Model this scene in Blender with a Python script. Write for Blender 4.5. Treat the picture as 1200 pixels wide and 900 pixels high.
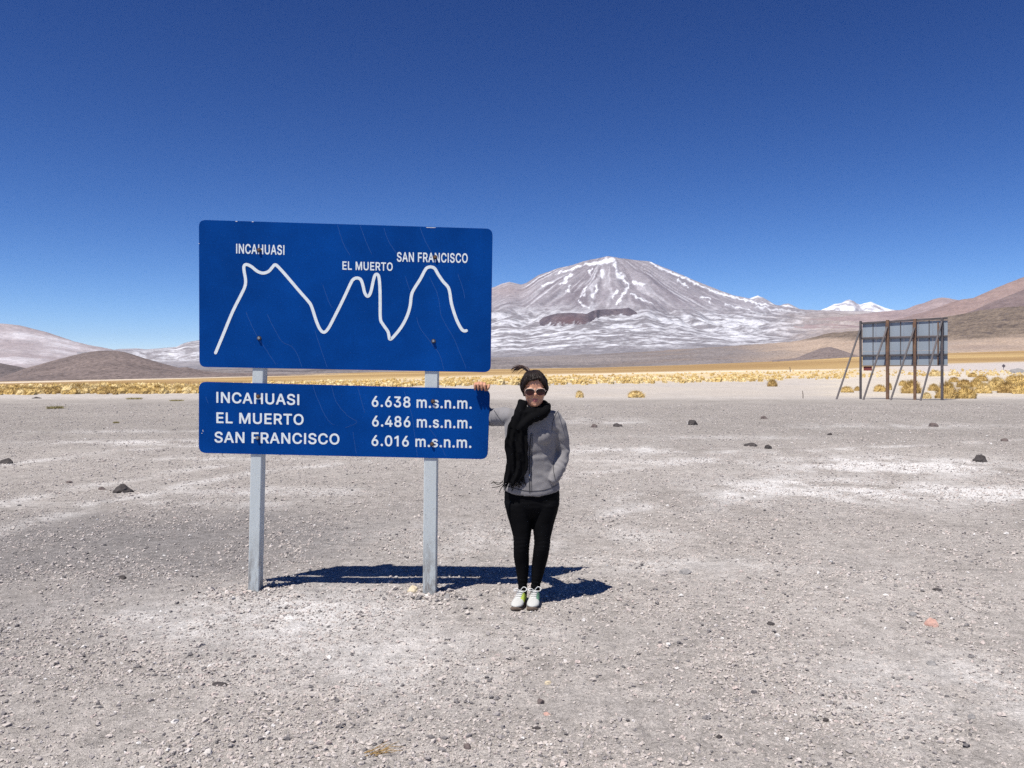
import bpy, bmesh, math, random
import numpy as np
from mathutils import Vector, Matrix, noise as mnoise
from mathutils.bvhtree import BVHTree

sc = bpy.context.scene
for o in list(bpy.data.objects):
    bpy.data.objects.remove(o)
COL = sc.collection
rnd = random.Random(7)
RNG = np.random.default_rng(11)

# ------------------------------------------------------------------ camera
F, CX, HY, EYE = 1000.0, 600.0, 440.0, 1.6      # focal length and horizon measured on the 1200 px photograph
cam = bpy.data.cameras.new('camera')
cam.lens, cam.sensor_width = 30.0, 36.0
cam.shift_y = -(450.0 - HY) / 1200.0
cam.clip_start, cam.clip_end = 0.1, 90000.0
camo = bpy.data.objects.new('camera', cam)
camo.location = (0, 0, EYE)
camo.rotation_euler = (math.radians(90), 0, 0)
COL.objects.link(camo)
sc.camera = camo

# ------------------------------------------------------------------ sun, sky, exposure
SUN = Vector((0.30, 0.35, -1.0)).normalized()          # the way the light travels
sun = bpy.data.lights.new('sun', 'SUN')
sun.energy, sun.angle, sun.color = 5.0, math.radians(0.53), (1.0, 0.955, 0.89)
suno = bpy.data.objects.new('sun', sun)
suno.rotation_euler = SUN.to_track_quat('-Z', 'Y').to_euler()
suno.location = (-30, -35, 100)
COL.objects.link(suno)

w = bpy.data.worlds.new('World')
sc.world = w
w.use_nodes = True
nt = w.node_tree
nt.nodes.clear()
sky = nt.nodes.new('ShaderNodeTexSky')
sky.sky_type = 'NISHITA'
sky.sun_disc = False
sky.sun_elevation = math.asin(-SUN.z)
sky.sun_rotation = math.atan2(-SUN.x, -SUN.y)
sky.altitude = 4700
sky.air_density = 1.0
sky.dust_density = 0.0
sky.ozone_density = 2.2
# thin air at 4700 m: a darker, more saturated sky with a steeper gradient, the same all round
BGS = 0.10
sep = nt.nodes.new('ShaderNodeSeparateColor')
comb = nt.nodes.new('ShaderNodeCombineColor')
nt.links.new(sky.outputs[0], sep.inputs[0])
for i, (gam, k) in enumerate(((2.12, .0205), (1.76, .0283), (1.43, .0500))):
    pw = nt.nodes.new('ShaderNodeMath'); pw.operation = 'POWER'; pw.inputs[1].default_value = gam
    ml = nt.nodes.new('ShaderNodeMath'); ml.operation = 'MULTIPLY'; ml.inputs[1].default_value = k / BGS
    nt.links.new(sep.outputs[i], pw.inputs[0]); nt.links.new(pw.outputs[0], ml.inputs[0]); nt.links.new(ml.outputs[0], comb.inputs[i])
bg = nt.nodes.new('ShaderNodeBackground')
bg.inputs['Strength'].default_value = BGS
wo = nt.nodes.new('ShaderNodeOutputWorld')
nt.links.new(comb.outputs[0], bg.inputs['Color'])
nt.links.new(bg.outputs[0], wo.inputs['Surface'])

vs = sc.view_settings
sc.display_settings.display_device = 'sRGB'
vs.view_transform, vs.look, vs.exposure, vs.gamma = 'Standard', 'None', 0.30, 1.0
vs.use_curve_mapping = False
sc.render.engine = 'CYCLES'
sc.cycles.max_bounces = 5
sc.cycles.diffuse_bounces = 2
sc.cycles.volume_bounces = 0
sc.cycles.use_denoising = False

# ------------------------------------------------------------------ helpers
def P(px, py, d):
    return Vector(((px - CX) / F * d, d, EYE - (py - HY) / F * d))

def tag(o, label=None, cat=None, group=None, kind=None):
    if label: o['label'] = label
    if cat: o['category'] = cat
    if group: o['group'] = group
    if kind: o['kind'] = kind
    return o

def empty(name, loc=(0, 0, 0)):
    o = bpy.data.objects.new(name, None)
    o.empty_display_size = 0.2
    o.location = loc
    COL.objects.link(o)
    return o

def world(o):
    return o.matrix_basis if o.parent is None else world(o.parent) @ o.matrix_parent_inverse @ o.matrix_basis

def link(name, me, mat=None, parent=None, keep=True):
    o = bpy.data.objects.new(name, me)
    if mat is not None and not me.materials:
        for m in (mat if isinstance(mat, (list, tuple)) else [mat]):
            me.materials.append(m)
    COL.objects.link(o)
    if parent is not None:
        o.parent = parent
        if keep:                                         # geometry given in world space
            o.matrix_parent_inverse = world(parent).inverted()
    return o

def from_bm(name, bm, mat=None, parent=None, smooth=False):
    me = bpy.data.meshes.new(name)
    bmesh.ops.recalc_face_normals(bm, faces=bm.faces[:])
    bm.to_mesh(me)
    bm.free()
    if smooth:
        me.polygons.foreach_set('use_smooth', [True] * len(me.polygons))
    return link(name, me, mat, parent)

def box(bm, a, b, bevel=0.0, M=None):
    a, b = Vector(a), Vector(b)
    vs_ = [bm.verts.new((x, y, z)) for x in (a.x, b.x) for y in (a.y, b.y) for z in (a.z, b.z)]
    idx = [(0, 1, 3, 2), (4, 6, 7, 5), (0, 4, 5, 1), (2, 3, 7, 6), (0, 2, 6, 4), (1, 5, 7, 3)]
    fs = [bm.faces.new([vs_[i] for i in f]) for f in idx]
    if bevel:
        es = list({e for f in fs for e in f.edges})
        r = bmesh.ops.bevel(bm, geom=es, offset=bevel, segments=2, affect='EDGES')
        vs_ = list({v for f in r['faces'] for v in f.verts} | {v for v in vs_ if v.is_valid})
    if M is not None:
        for v in vs_:
            v.co = M @ v.co
    return vs_

def loft(bm, rings, cap=True):
    R = [[bm.verts.new(p) for p in r] for r in rings]
    n = len(R[0])
    for a, b in zip(R[:-1], R[1:]):
        for i in range(n):
            j = (i + 1) % n
            bm.faces.new((a[i], a[j], b[j], b[i]))
    if cap:
        bm.faces.new(R[0][::-1])
        bm.faces.new(R[-1])
    return R

def hring(c, rx, ry, n=28, e=2.0):
    out = []
    for i in range(n):
        t = 2 * math.pi * i / n
        ct, st = math.cos(t), math.sin(t)
        out.append(Vector((c[0] + rx * math.copysign(abs(ct) ** (2 / e), ct),
                           c[1] + ry * math.copysign(abs(st) ** (2 / e), st), c[2])))
    return out

def tube(bm, pts, radii, n=12, flat=None, up=None):
    pts = [Vector(p) for p in pts]
    rings = []
    ref = Vector(up) if up is not None else None
    side = None
    for i, p in enumerate(pts):
        t = (pts[min(i + 1, len(pts) - 1)] - pts[max(i - 1, 0)]).normalized()
        if ref is None:
            ref = Vector((0, 0, 1)) if abs(t.z) < 0.9 else Vector((1, 0, 0))
        s = ref.cross(t) if side is None or up is not None else side - t * side.dot(t)
        if s.length < 1e-6:
            s = t.orthogonal()
        s.normalize()
        side = s
        u = t.cross(s)
        r = radii[i] if isinstance(radii, (list, tuple)) else radii
        ra, rb = r if isinstance(r, (list, tuple)) else (r, r)
        rings.append([p + s * (ra * math.cos(2 * math.pi * k / n)) + u * (rb * math.sin(2 * math.pi * k / n)) for k in range(n)])
    loft(bm, rings)

def smooth_path(pts, k=8):
    pts = [Vector(p) for p in pts]
    q = [pts[0]] + pts + [pts[-1]]
    out = []
    for i in range(1, len(q) - 2):
        p0, p1, p2, p3 = q[i - 1], q[i], q[i + 1], q[i + 2]
        for j in range(k):
            t = j / k
            out.append(0.5 * ((2 * p1) + (p2 - p0) * t + (2 * p0 - 5 * p1 + 4 * p2 - p3) * t * t + (3 * p1 - p0 - 3 * p2 + p3) * t ** 3))
    out.append(pts[-1])
    return out

def blob(bm, c, r, n=3):
    M = Matrix.Translation(c) @ Matrix.Diagonal((r[0], r[1], r[2], 1))
    return bmesh.ops.create_icosphere(bm, subdivisions=n, radius=1.0, matrix=M)['verts']

def remesh(bm, voxel, smooth=4, factor=0.5):
    """one continuous skin over overlapping closed shells"""
    me = bpy.data.meshes.new('tmp')
    bmesh.ops.recalc_face_normals(bm, faces=bm.faces[:])
    bm.to_mesh(me)
    bm.free()
    o = bpy.data.objects.new('tmp', me)
    COL.objects.link(o)
    m = o.modifiers.new('r', 'REMESH')
    m.mode, m.voxel_size, m.use_smooth_shade = 'VOXEL', voxel, True
    if smooth:
        s = o.modifiers.new('s', 'SMOOTH')
        s.iterations, s.factor = smooth, factor
    dg = bpy.context.evaluated_depsgraph_get()
    res = bpy.data.meshes.new_from_object(o.evaluated_get(dg))
    bpy.data.objects.remove(o)
    bpy.data.meshes.remove(me)
    res.polygons.foreach_set('use_smooth', [True] * len(res.polygons))
    return res

def displace(me, fn):
    n = len(me.vertices)
    co = np.empty(n * 3); no = np.empty(n * 3)
    me.vertices.foreach_get('co', co)
    me.vertex_normals.foreach_get('vector', no)
    co, no = co.reshape(-1, 3), no.reshape(-1, 3)
    co = co + no * np.array([fn(Vector(p)) for p in co])[:, None]
    me.vertices.foreach_set('co', co.ravel())
    me.update()

def sstep(a, b, x):
    t = np.clip((x - a) / (b - a), 0, 1)
    return t * t * (3 - 2 * t)

def _h(ix, iy, s):
    v = np.sin(ix * 127.1 + iy * 311.7 + s * 74.7) * 43758.5453
    return (v - np.floor(v)) * 2 * np.pi

def perlin(x, y, s=0):
    x, y = np.broadcast_arrays(np.asarray(x, float), np.asarray(y, float))
    ix, iy = np.floor(x), np.floor(y)
    fx, fy = x - ix, y - iy
    u, v = fx * fx * fx * (fx * (fx * 6 - 15) + 10), fy * fy * fy * (fy * (fy * 6 - 15) + 10)
    def g(a, b):
        h = _h(ix + a, iy + b, s)
        return np.cos(h) * (fx - a) + np.sin(h) * (fy - b)
    return 1.5 * ((g(0, 0) * (1 - u) + g(1, 0) * u) * (1 - v) + (g(0, 1) * (1 - u) + g(1, 1) * u) * v)

def fbm(x, y, o=4, s=0, gain=0.5):
    x, y = np.asarray(x, float), np.asarray(y, float)
    a, t, n = 1.0, 0.0, 0.0
    for k in range(o):
        t = t + a * perlin(x * 2 ** k + 17.3 * k, y * 2 ** k - 9.1 * k, s + k)
        n += a
        a *= gain
    return t / n

def ridged(x, y, o=4, s=0):
    a, t, n = 1.0, 0.0, 0.0
    for k in range(o):
        t = t + a * (1 - 2 * np.abs(perlin(x * 2 ** k + 5.3 * k, y * 2 ** k + 3.7 * k, s + k)))
        n += a
        a *= 0.5
    return t / n

def lin(c): return np.array(c, float)
def mixc(a, b, t): return a * (1 - t[..., None]) + b * t[..., None]

def grid_mesh(name, X, Y, Z, colr=None, wrap=False):
    r, c = X.shape
    V = np.stack([X, Y, Z], -1).reshape(-1, 3)
    cc = c if wrap else c - 1
    i = np.arange(r - 1)[:, None] * c
    j = np.arange(cc)[None, :]
    j2 = (j + 1) % c
    Q = np.stack([i + j, i + j2, i + c + j2, i + c + j], -1).reshape(-1, 4)
    me = bpy.data.meshes.new(name)
    me.vertices.add(len(V)); me.vertices.foreach_set('co', V.ravel())
    me.loops.add(Q.size); me.loops.foreach_set('vertex_index', Q.ravel().astype(np.int32))
    me.polygons.add(len(Q)); me.polygons.foreach_set('loop_start', (np.arange(len(Q)) * 4).astype(np.int32))
    me.polygons.foreach_set('use_smooth', np.ones(len(Q), bool))
    me.update(calc_edges=True)
    if colr is not None:
        a = me.attributes.new('ground_colour', 'FLOAT_COLOR', 'POINT')
        rgba = np.ones((len(V), 4), np.float32)
        rgba[:, :3] = np.clip(colr.reshape(-1, 3), 0, 1)
        a.data.foreach_set('color', rgba.ravel())
    return me

# ------------------------------------------------------------------ materials
class Mat:
    def __init__(self, name, col=(0.5, 0.5, 0.5), rough=0.8, metal=0.0, spec=0.5):
        self.m = bpy.data.materials.new(name)
        self.m.use_nodes = True
        self.t = self.m.node_tree
        self.b = self.t.nodes['Principled BSDF']
        self.b.inputs['Base Color'].default_value = (*col, 1)
        self.b.inputs['Roughness'].default_value = rough
        self.b.inputs['Metallic'].default_value = metal
        self.b.inputs['Specular IOR Level'].default_value = spec
    def n(self, typ, **kw):
        nd = self.t.nodes.new('ShaderNode' + typ)
        for k, v in kw.items():
            if k in nd.inputs: nd.inputs[k].default_value = v
            else: setattr(nd, k, v)
        return nd
    def l(self, a, b): self.t.links.new(a, b)
    def noise(self, scale, detail=4, rough=0.55, stretch=None, coord='Object', dist=0.0):
        tc = self.n('TexCoord')
        src = tc.outputs[coord]
        if stretch:
            mp = self.n('Mapping')
            mp.inputs['Scale'].default_value = stretch
            self.l(src, mp.inputs['Vector'])
            src = mp.outputs[0]
        nz = self.n('TexNoise')
        nz.inputs['Scale'].default_value = scale
        nz.inputs['Detail'].default_value = detail
        nz.inputs['Roughness'].default_value = rough
        nz.inputs['Distortion'].default_value = dist
        self.l(src, nz.inputs['Vector'])
        return nz.outputs['Fac']
    def ramp(self, fac, stops):
        r = self.n('ValToRGB')
        e = r.color_ramp.elements
        while len(e) > 1: e.remove(e[-1])
        for i, (p, c) in enumerate(stops):
            q = e[0] if i == 0 else e.new(p)
            q.position = p
            q.color = (*c, 1) if not isinstance(c, (int, float)) else (c, c, c, 1)
        self.l(fac, r.inputs[0])
        return r.outputs[0]
    def mix(self, fac, a, b, mode='MIX'):
        x = self.n('Mix', data_type='RGBA', blend_type=mode)
        for s, v in ((0, fac), (6, a), (7, b)):
            if hasattr(v, 'links'): self.l(v, x.inputs[s])
            elif s == 0: x.inputs[0].default_value = v
            else: x.inputs[s].default_value = (*v, 1)
        return x.outputs[2]
    def col(self, out): self.l(out, self.b.inputs['Base Color']); return self
    def bump(self, h, strength=0.3, dist=0.01):
        b = self.n('Bump')
        b.inputs['Strength'].default_value = strength
        b.inputs['Distance'].default_value = dist
        self.l(h, b.inputs['Height'])
        self.l(b.outputs[0], self.b.inputs['Normal'])
        return self
    def attr(self, name):
        return self.n('Attribute', attribute_name=name).outputs['Color']

def terrain_mat(name, s1, s2, amp=0.35, bump=None):
    m = Mat(name, rough=0.95, spec=0.15)
    a = m.attr('ground_colour')
    n1 = m.noise(s1, 6, 0.65)
    n2 = m.noise(s2, 3, 0.6)
    v = m.ramp(n1, [(0.25, 1 - amp), (0.75, 1 + amp)])
    v2 = m.ramp(n2, [(0.3, 1 - amp * .6), (0.7, 1 + amp * .6)])
    c = m.mix(1.0, a, v, 'MULTIPLY')
    c = m.mix(1.0, c, v2, 'MULTIPLY')
    m.col(c)
    if bump: m.bump(n1, *bump)
    return m.m
# ------------------------------------------------------------------ the plain
E_PX = [-900, 0, 230, 420, 577, 700, 800, 900, 1000, 1109, 1200, 1500, 2200]
E_PY = [449, 447, 441, 436, 432, 430, 427, 423, 417, 413, 410, 402, 396]
def farE(px): return HY - np.interp(px, E_PX, E_PY)

def gz(x, y, fine=False):
    x, y = np.asarray(x, float), np.asarray(y, float)
    d = np.maximum(y, 0.35 * np.hypot(x, y))
    px = CX + F * x / np.maximum(d, 1e-3)
    px = np.where(y > 0, np.clip(px, -900, 2200), np.where(x > 0, 2200, -900))
    dd = np.maximum(d, 1.0)
    s = sstep(math.log(60), math.log(2500), np.log(dd)) * (1 - 0.6 * sstep(3000, 7000, dd))
    z = dd * farE(px) / 1000 * s
    z = z + 0.03 * np.exp(-(((x + 1.87) / .55) ** 2 + ((y - 6.25) / .5) ** 2))
    fade = 1 - sstep(40, 120, dd)
    z = z + 0.014 * fbm(x / 1.7, y / 1.7, 3, 3) * fade
    z = z + 0.25 * fbm(x / 90, y / 90, 3, 5) * sstep(60, 300, dd)
    if fine:
        z = z + (0.006 * fbm(x / .22, y / .22, 3, 21) + 0.006 * fbm(x / .05, y / .05, 2, 31)) * (1 - sstep(14, 30, dd))
    return z

def gz1(x, y): return float(gz(np.array([x]), np.array([y]))[0])

DS = np.exp(np.linspace(math.log(2.5), math.log(2600), 1500))
def ground_at(px, py):
    """the point of the plain seen at a pixel of the photograph"""
    z = gz((px - CX) / F * DS, DS)
    p = HY - (z - EYE) / DS * F
    i = int(np.argmax(p <= py)) if (p <= py).any() else len(DS) - 1
    d = DS[i]
    return Vector(((px - CX) / F * d, d, float(z[i])))

def _g(px, py): return ((px - CX) * EYE / (py - HY), F * EYE / (py - HY))
TRACKS = [[_g(*q) for q in t] for t in ([(-60, 636), (0, 622), (130, 590), (230, 565), (300, 553), (420, 541)], [(-60, 600), (60, 578), (160, 560), (260, 545)], [(640, 560), (760, 548), (900, 530), (1100, 520), (1260, 512)], [(0, 545), (140, 528), (300, 518)], [(700, 600), (860, 575), (960, 548)])]

def strokes(PX, PY, lines):
    out = np.zeros_like(PX)
    for pts, wd in lines:
        for (ax, ay), (bx, by) in zip(pts[:-1], pts[1:]):
            dx, dy = bx - ax, by - ay
            s = np.clip(((PX - ax) * dx + (PY - ay) * dy) / (dx * dx + dy * dy), 0, 1)
            q = np.hypot(PX - ax - s * dx, PY - ay - s * dy)
            out = np.maximum(out, 1 - q / wd)
    return out

def near_ell(px, py, cx, cy, rx, ry):
    return np.exp(-(((px - cx) / rx) ** 2 + ((py - cy) / ry) ** 2))

def plain_colour(X, Y, Z):
    d = np.maximum(Y, 0.35 * np.hypot(X, Y))
    px = np.clip(CX + F * X / d, -900, 2200)
    px = np.where(Y > 0, px, np.where(X > 0, 2200, -900))
    py = HY - (Z - EYE) / d * F
    grey, dust, cream = lin((.445, .408, .374)), lin((.60, .556, .512)), lin((.56, .50, .42))
    white = lin((.90, .87, .835))
    ochre, straw, dark = lin((.32, .21, .103)), lin((.62, .46, .22)), lin((.275, .258, .25))
    n = fbm(X / 2.6, Y / 4.2, 4, 41)
    n2 = fbm(X / .8, Y / 1.1, 3, 47)
    nb = fbm(X / 14, Y / 30, 3, 49)
    c = np.broadcast_to(grey, X.shape + (3,)).copy()
    c = mixc(c, dust, np.clip(0.28 + 0.75 * n + 0.5 * n2 + .3 * nb, 0, 1) * .75)
    # darker gravel lying left of the sign
    c = mixc(c, dark, np.clip(near_ell(X, Y, -3.6, 8.2, 2.6, 2.1) * 1.15 + .6 * n2 * near_ell(X, Y, -3.6, 8.2, 3, 3), 0, .9))
    c = mixc(c, dark, np.clip(near_ell(X, Y, -3.2, 5.2, 1.2, .9) + n2, 0, 1) * .3)
    sandy0 = sstep(52, 62, d)
    # dusty pale patches, by where they lie on the plain (m)
    wob = np.clip(1.5 * n2 + 1.6 * n + .9 * fbm(X / .3, Y / .5, 3, 46) + .22, -.5, 1)
    pale = np.zeros_like(X)
    for cx, cy, rx, ry, a in ((6.9, 15.3, 1.9, 1.5, 1.2), (4.7, 12.0, 1.7, 1.3, .95), (7.0, 11.4, 1.1, .8, 1.2), (2.6, 10.9, 1.3, .8, .6),
                              (2.9, 18.4, 2.0, 1.0, .8), (-.6, 4.9, .9, .55, .35), (.2, 8.5, 1.4, .7, .4), (-5.6, 16.5, 2.0, .6, .4),
                              (-8.2, 20.5, 3.2, .8, .75), (-3.3, 11.8, 1.6, .5, .45), (-4.2, 10.6, 1.8, .28, .45), (2.4, 4.2, .9, .6, .4), (-1.7, 5.7, 1.0, .6, .5), (3.6, 16, 2, .7, .5),
                              (-10.5, 24.5, 3, .7, .4), (.0, 31, 3.5, 1.6, .7), (3.2, 29, 2.0, .8, .6), (5.6, 22, 2.4, .8, .35), (12, 27, 4, 1.5, .4), (1.3, 7.2, .8, .4, .35)):
        pale = np.maximum(pale, a * near_ell(X, Y, cx, cy, rx, ry))
    c = mixc(c, white, np.clip(pale * (.5 + wob) * 1.1, 0, .9))
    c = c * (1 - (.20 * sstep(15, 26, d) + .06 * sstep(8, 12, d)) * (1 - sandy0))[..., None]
    trk = np.zeros_like(X)
    for tr in TRACKS:
        trk = np.maximum(trk, strokes(X + .12 * n2, Y + .5 * n2, [(tr, .34)]))
    c = mixc(c, white * .9, np.clip(trk * (.35 + .9 * n2 + .5 * n), 0, .6))
    # beyond the gravel: sandy, then straw, then ochre plain
    jit = 3.0 * fbm(X / 16, d / 40, 3, 60)
    g_end = np.interp(px, [-900, 0, 230, 420, 560, 1000, 1200, 2200], [462, 463, 462, 461, 466, 466.5, 466.5, 467])
    sandy = sstep(0, -3, py - g_end + jit * .35)
    tone = mixc(np.broadcast_to(lin((.45, .41, .375)), c.shape), cream, np.clip(sstep(930, 1010, px) * .9 + .35 * nb + .25, 0, 1))
    c = mixc(c, tone, sandy * np.clip(.75 + .9 * nb + .9 * fbm(X / 5, Y / 12, 4, 57), 0, 1))
    b_end = np.interp(px, [-900, 0, 230, 420, 577, 850, 960, 1109, 1200, 2200], [462, 461, 460, 455, 450, 447, 443, 440, 440, 440])
    s2 = sstep(1, -3, py - b_end + jit * .5)
    c = mixc(c, mixc(np.broadcast_to(straw, c.shape), cream, np.clip(.4 + nb * 1.2 + sstep(980, 1050, px) * .7, 0, 1)), s2)
    o_end = np.interp(px, [-900, 0, 230, 420, 577, 700, 850, 980, 1109, 1200, 2200], [456, 455, 451, 445, 440, 438, 434.5, 433, 427, 424.5, 415])
    s3 = sstep(1, -2, py - o_end + jit * .25)
    big = fbm(X / 400, Y / 500, 3, 71)
    c = mixc(c, mixc(np.broadcast_to(ochre, c.shape), straw, np.clip(.15 + .8 * big, 0, .6)), s3)
    # grey fan in front of the ochre, on the right; thin salt lines at the far edge
    c = mixc(c, lin((.46, .42, .41)), sstep(1000, 1100, px) * sstep(0, -3, py - 437) * (1 - s3) * .8)
    c = mixc(c, lin((.66, .58, .47)), sstep(430, 300, px) * np.exp(-((py - farE(px) * -1 - HY - 1.6) / .9) ** 2) * .9)
    c = mixc(c, lin((.70, .62, .50)), sstep(600, 700, px) * sstep(1010, 950, px) * np.exp(-((py - o_end - .6) / .8) ** 2) * .8)
    return c

fi = np.linspace(math.radians(-41), math.radians(41), 560)
co_ = np.linspace(math.radians(41), math.radians(319), 40)[1:-1]
AZ = np.concatenate([fi, co_])
RR = np.concatenate([[0.25, .8, 1.5, 2.1], F * EYE / np.linspace(600, 40, 520), np.exp(np.linspace(math.log(40.6), math.log(26000), 190))])
A_, R_ = np.meshgrid(AZ, RR)
GX, GY = R_ * np.sin(A_), R_ * np.cos(A_)
GZ = gz(GX, GY, True)
m = Mat('gravel_ground', rough=1.0, spec=0.0)
n_f = m.noise(55, 5, .7); n_m = m.noise(9, 5, .65); n_c = m.noise(170, 2, .6)
c = m.mix(1.0, m.attr('ground_colour'), m.ramp(n_f, [(.28, .36), (.41, .84), (.55, 1.05), (.75, 1.42)]), 'MULTIPLY')
c = m.mix(1.0, c, m.ramp(n_m, [(.3, .72), (.7, 1.24)]), 'MULTIPLY')
c = m.mix(1.0, c, m.ramp(n_c, [(.3, .72), (.7, 1.26)]), 'MULTIPLY')
n_y = m.noise(.18, 6, .7)
c = m.mix(1.0, c, m.ramp(n_y, [(.3, .93), (.7, 1.07)]), 'MULTIPLY')
n_s = m.noise(2.6, 6, .75)
c = m.mix(1.0, c, m.ramp(n_s, [(.28, .7), (.42, .95), (.7, 1.16)]), 'MULTIPLY')
m.col(c)
add = m.n('Math', operation='ADD'); m.l(n_f, add.inputs[0]); m.l(n_c, add.inputs[1])
m.bump(add.outputs[0], .8, .022)
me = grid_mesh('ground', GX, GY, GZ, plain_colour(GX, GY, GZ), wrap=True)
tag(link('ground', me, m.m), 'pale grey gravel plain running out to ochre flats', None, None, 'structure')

# ------------------------------------------------------------------ hills and mountains
def terrain(name, crest, d0, d1, p, colour, relief, nx, ny, pxr, mat, base=None, back=0.45, drop=6.0, rough=0.0, label=None):
    px = np.linspace(*pxr, nx)
    cpx, cpy = zip(*crest)
    ce = HY - np.interp(px, cpx, cpy)
    k = np.ones(5) / 5
    if base is None: be = farE(px) * (1 - 0.6 * sstep(3000, 7000, d0)) - drop
    else: be = HY - np.interp(px, *zip(*base))
    t = np.concatenate([np.linspace(0, 1, ny), 1 + np.array([.03, .1, .25, .5, 1.0])])
    PX, T = np.meshgrid(px, t)
    tt = np.minimum(T, 1)
    D = np.where(T <= 1, d0 + (d1 - d0) * T, d1 + (T - 1) * (d1 - d0))
    ez = be + (ce - be) * tt ** p
    Z = EYE + np.where(T <= 1, D, d1) * ez / F - np.where(T > 1, (T - 1) * (d1 - d0) * back, 0)
    X = (PX - CX) / F * D
    wgt = np.clip(4 * tt * (1 - tt), 0, 1) * (T <= 1)
    Z = Z + relief(X, D, tt, PX) * wgt
    if rough: Z = Z + rough * fbm(PX / 9, PX * 0 + .5, 4, 90) * sstep(.85, 1, tt)
    PY = HY - (Z - EYE) / D * F
    me = grid_mesh(name, X, D, Z, colour(X, D, Z, tt, PX, PY))
    return tag(link(name, me, mat), label, None, None, 'structure')

far_mat = terrain_mat('mountain_rock', .016, .06, .28)
near_mat = terrain_mat('hill_rock', .16, .7, .5)
SNOW = lin((.80, .81, .84))
ROCK, BROWN, ASH = lin((.25, .226, .242)), lin((.16, .135, .148)), lin((.43, .412, .432))

def cone(px, d):                                          # polar coordinates about a summit
    sx, sy = (px - CX) / F * d, d
    def f(X, Y):
        return np.arctan2(X - sx, sy - Y + 250), np.hypot(X - sx, Y - sy)
    return f

VC = cone(716, 9500)
def v_relief(X, Y, t, PX):
    th, r = VC(X, Y)
    q = fbm(X / 900, Y / 900, 3, 12)
    up = sstep(.45, .8, t)
    return up * (110 * ridged(th * 2.6 + .3 * q, r / 3600, 3, 6) + 42 * ridged(th * 8.5 + .5 * q, r / 1500, 3, 8)) + (1 - up) * (14 * ridged(X / 420, Y / 240, 4, 9)) + 10 * fbm(X / 160, Y / 160, 3, 13)

V_SNOW = [([(685, 309.7), (701.7, 308), (719, 305.5)], 2.6), ([(711, 303.5), (718, 303)], 2.6), ([(720, 308), (724.3, 319.7), (728.6, 325.3)], 3.4),
          ([(706, 317), (707.3, 325.3)], 2.8), ([(693, 315), (692.6, 322.5)], 1.4), ([(730, 328), (737, 334), (730, 345), (723, 356.5)], 2.2),
          ([(723, 339.5), (718.7, 349.4)], 1.7), ([(698.8, 335), (698.8, 341), (693, 349.4)], 3.0), ([(687.5, 336.7), (682, 348)], 1.5),
          ([(670.5, 321), (656.3, 334)], 1.8), ([(665, 317), (680, 312)], 2.0), ([(636.5, 335), (650.7, 330.4)], 1.7), ([(667.7, 335), (666, 341)], 1.9),
          ([(761, 307), (775.3, 314.9), (789.5, 320.6), (803.7, 325.3), (820.7, 335), (843.3, 343.8), (868.8, 350.8), (900, 358)], 1.8),
          ([(795, 326.8), (805, 336.7)], 1.5), ([(822, 348), (832, 349.4), (832, 356.5)], 1.4), ([(741.3, 329.6), (752.7, 333.8)], 2.0),
          ([(885, 359), (906.7, 362.7), (944, 367)], 1.6), ([(650, 322), (664, 316)], 1.3), ([(880, 372), (915, 376), (945, 383)], 1.2),
          ([(740, 345), (765, 356)], 1.2), ([(850, 356), (900, 370)], 1.2), ([(676, 352), (690, 362)], 1.2)]
def v_colour(X, Y, Z, t, PX, PY):
    th, r = VC(X, Y)
    q = fbm(X / 900, Y / 900, 3, 12)
    w1 = .32 * fbm(X / 420, Y / 420, 3, 17)
    st = fbm(th * 7 + w1, r / 1500, 4, 14)
    st2 = fbm(th * 24 + 3.2 * w1, r / 650, 4, 15)
    big = fbm(th * 3.1 + w1 * .6, r / 2600, 2, 22)
    c = mixc(np.broadcast_to(ROCK, X.shape + (3,)), BROWN, np.clip(.25 + 1.1 * st + 1.5 * big, 0, 1))
    c = mixc(c, ASH, np.clip(.1 + 1.5 * st2 + .8 * st, 0, 1) * .8)
    up = sstep(372, 350, PY)
    br = fbm(PX / 5, PY / 4, 3, 23)
    sn = strokes(PX + 5.5 * fbm(PX / 8, PY / 8, 3, 16), PY + 3.0 * fbm(PX / 6, PY / 6, 3, 18), V_SNOW)
    c = mixc(c, lin((.62, .62, .66)), np.clip(sn * 1.5 + .7 * br, 0, 1) * (sn > 0.02) * .6)
    c = mixc(c, SNOW, np.clip((sn - .38 + .9 * br) * 2.4, 0, 1) * (sn > 0) * .85)
    thin = np.clip((st2 + .7 * st - .22) * 3.2, 0, 1) * sstep(302, 325, PY)
    c = mixc(c, lin((.64, .64, .68)), thin * up * np.clip(.25 + 2.2 * big, .05, .7))
    c = mixc(c, lin((.30, .235, .225)), near_ell(PX, PY, 592, 340, 26, 9) * .55)
    # wind-blown snow lying over the low lava apron
    a = fbm(X / 430 + q, Y / 150, 5, 19, .66)
    b = fbm(X / 130, Y / 52, 4, 20, .62)
    low = sstep(352, 376, PY)
    apron = np.clip((a * 1.5 + b * 1.0 + .16 + .5 * fbm(X / 1300, Y / 700, 2, 21)) * 1.8, 0, 1)
    apron = apron * (1 - .85 * sstep(900, 1000, PX) * sstep(372, 392, PY)) * (1 - sstep(408, 418, PY + 3 * a + (PX - 577) * .03) * .9)
    c = mixc(c, mixc(np.broadcast_to(lin((.20, .185, .195)), c.shape), lin((.56, .56, .59)), apron), low)
    dkr = np.clip((fbm(X / 120, Y / 60, 4, 24, .6) - .2) * 4, 0, 1)
    c = mixc(c, lin((.12, .11, .12)), low * dkr * .6)
    c = mixc(c, lin((.34, .27, .23)), low * sstep(880, 990, PX + 60 * a) * .7)
    return c
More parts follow.
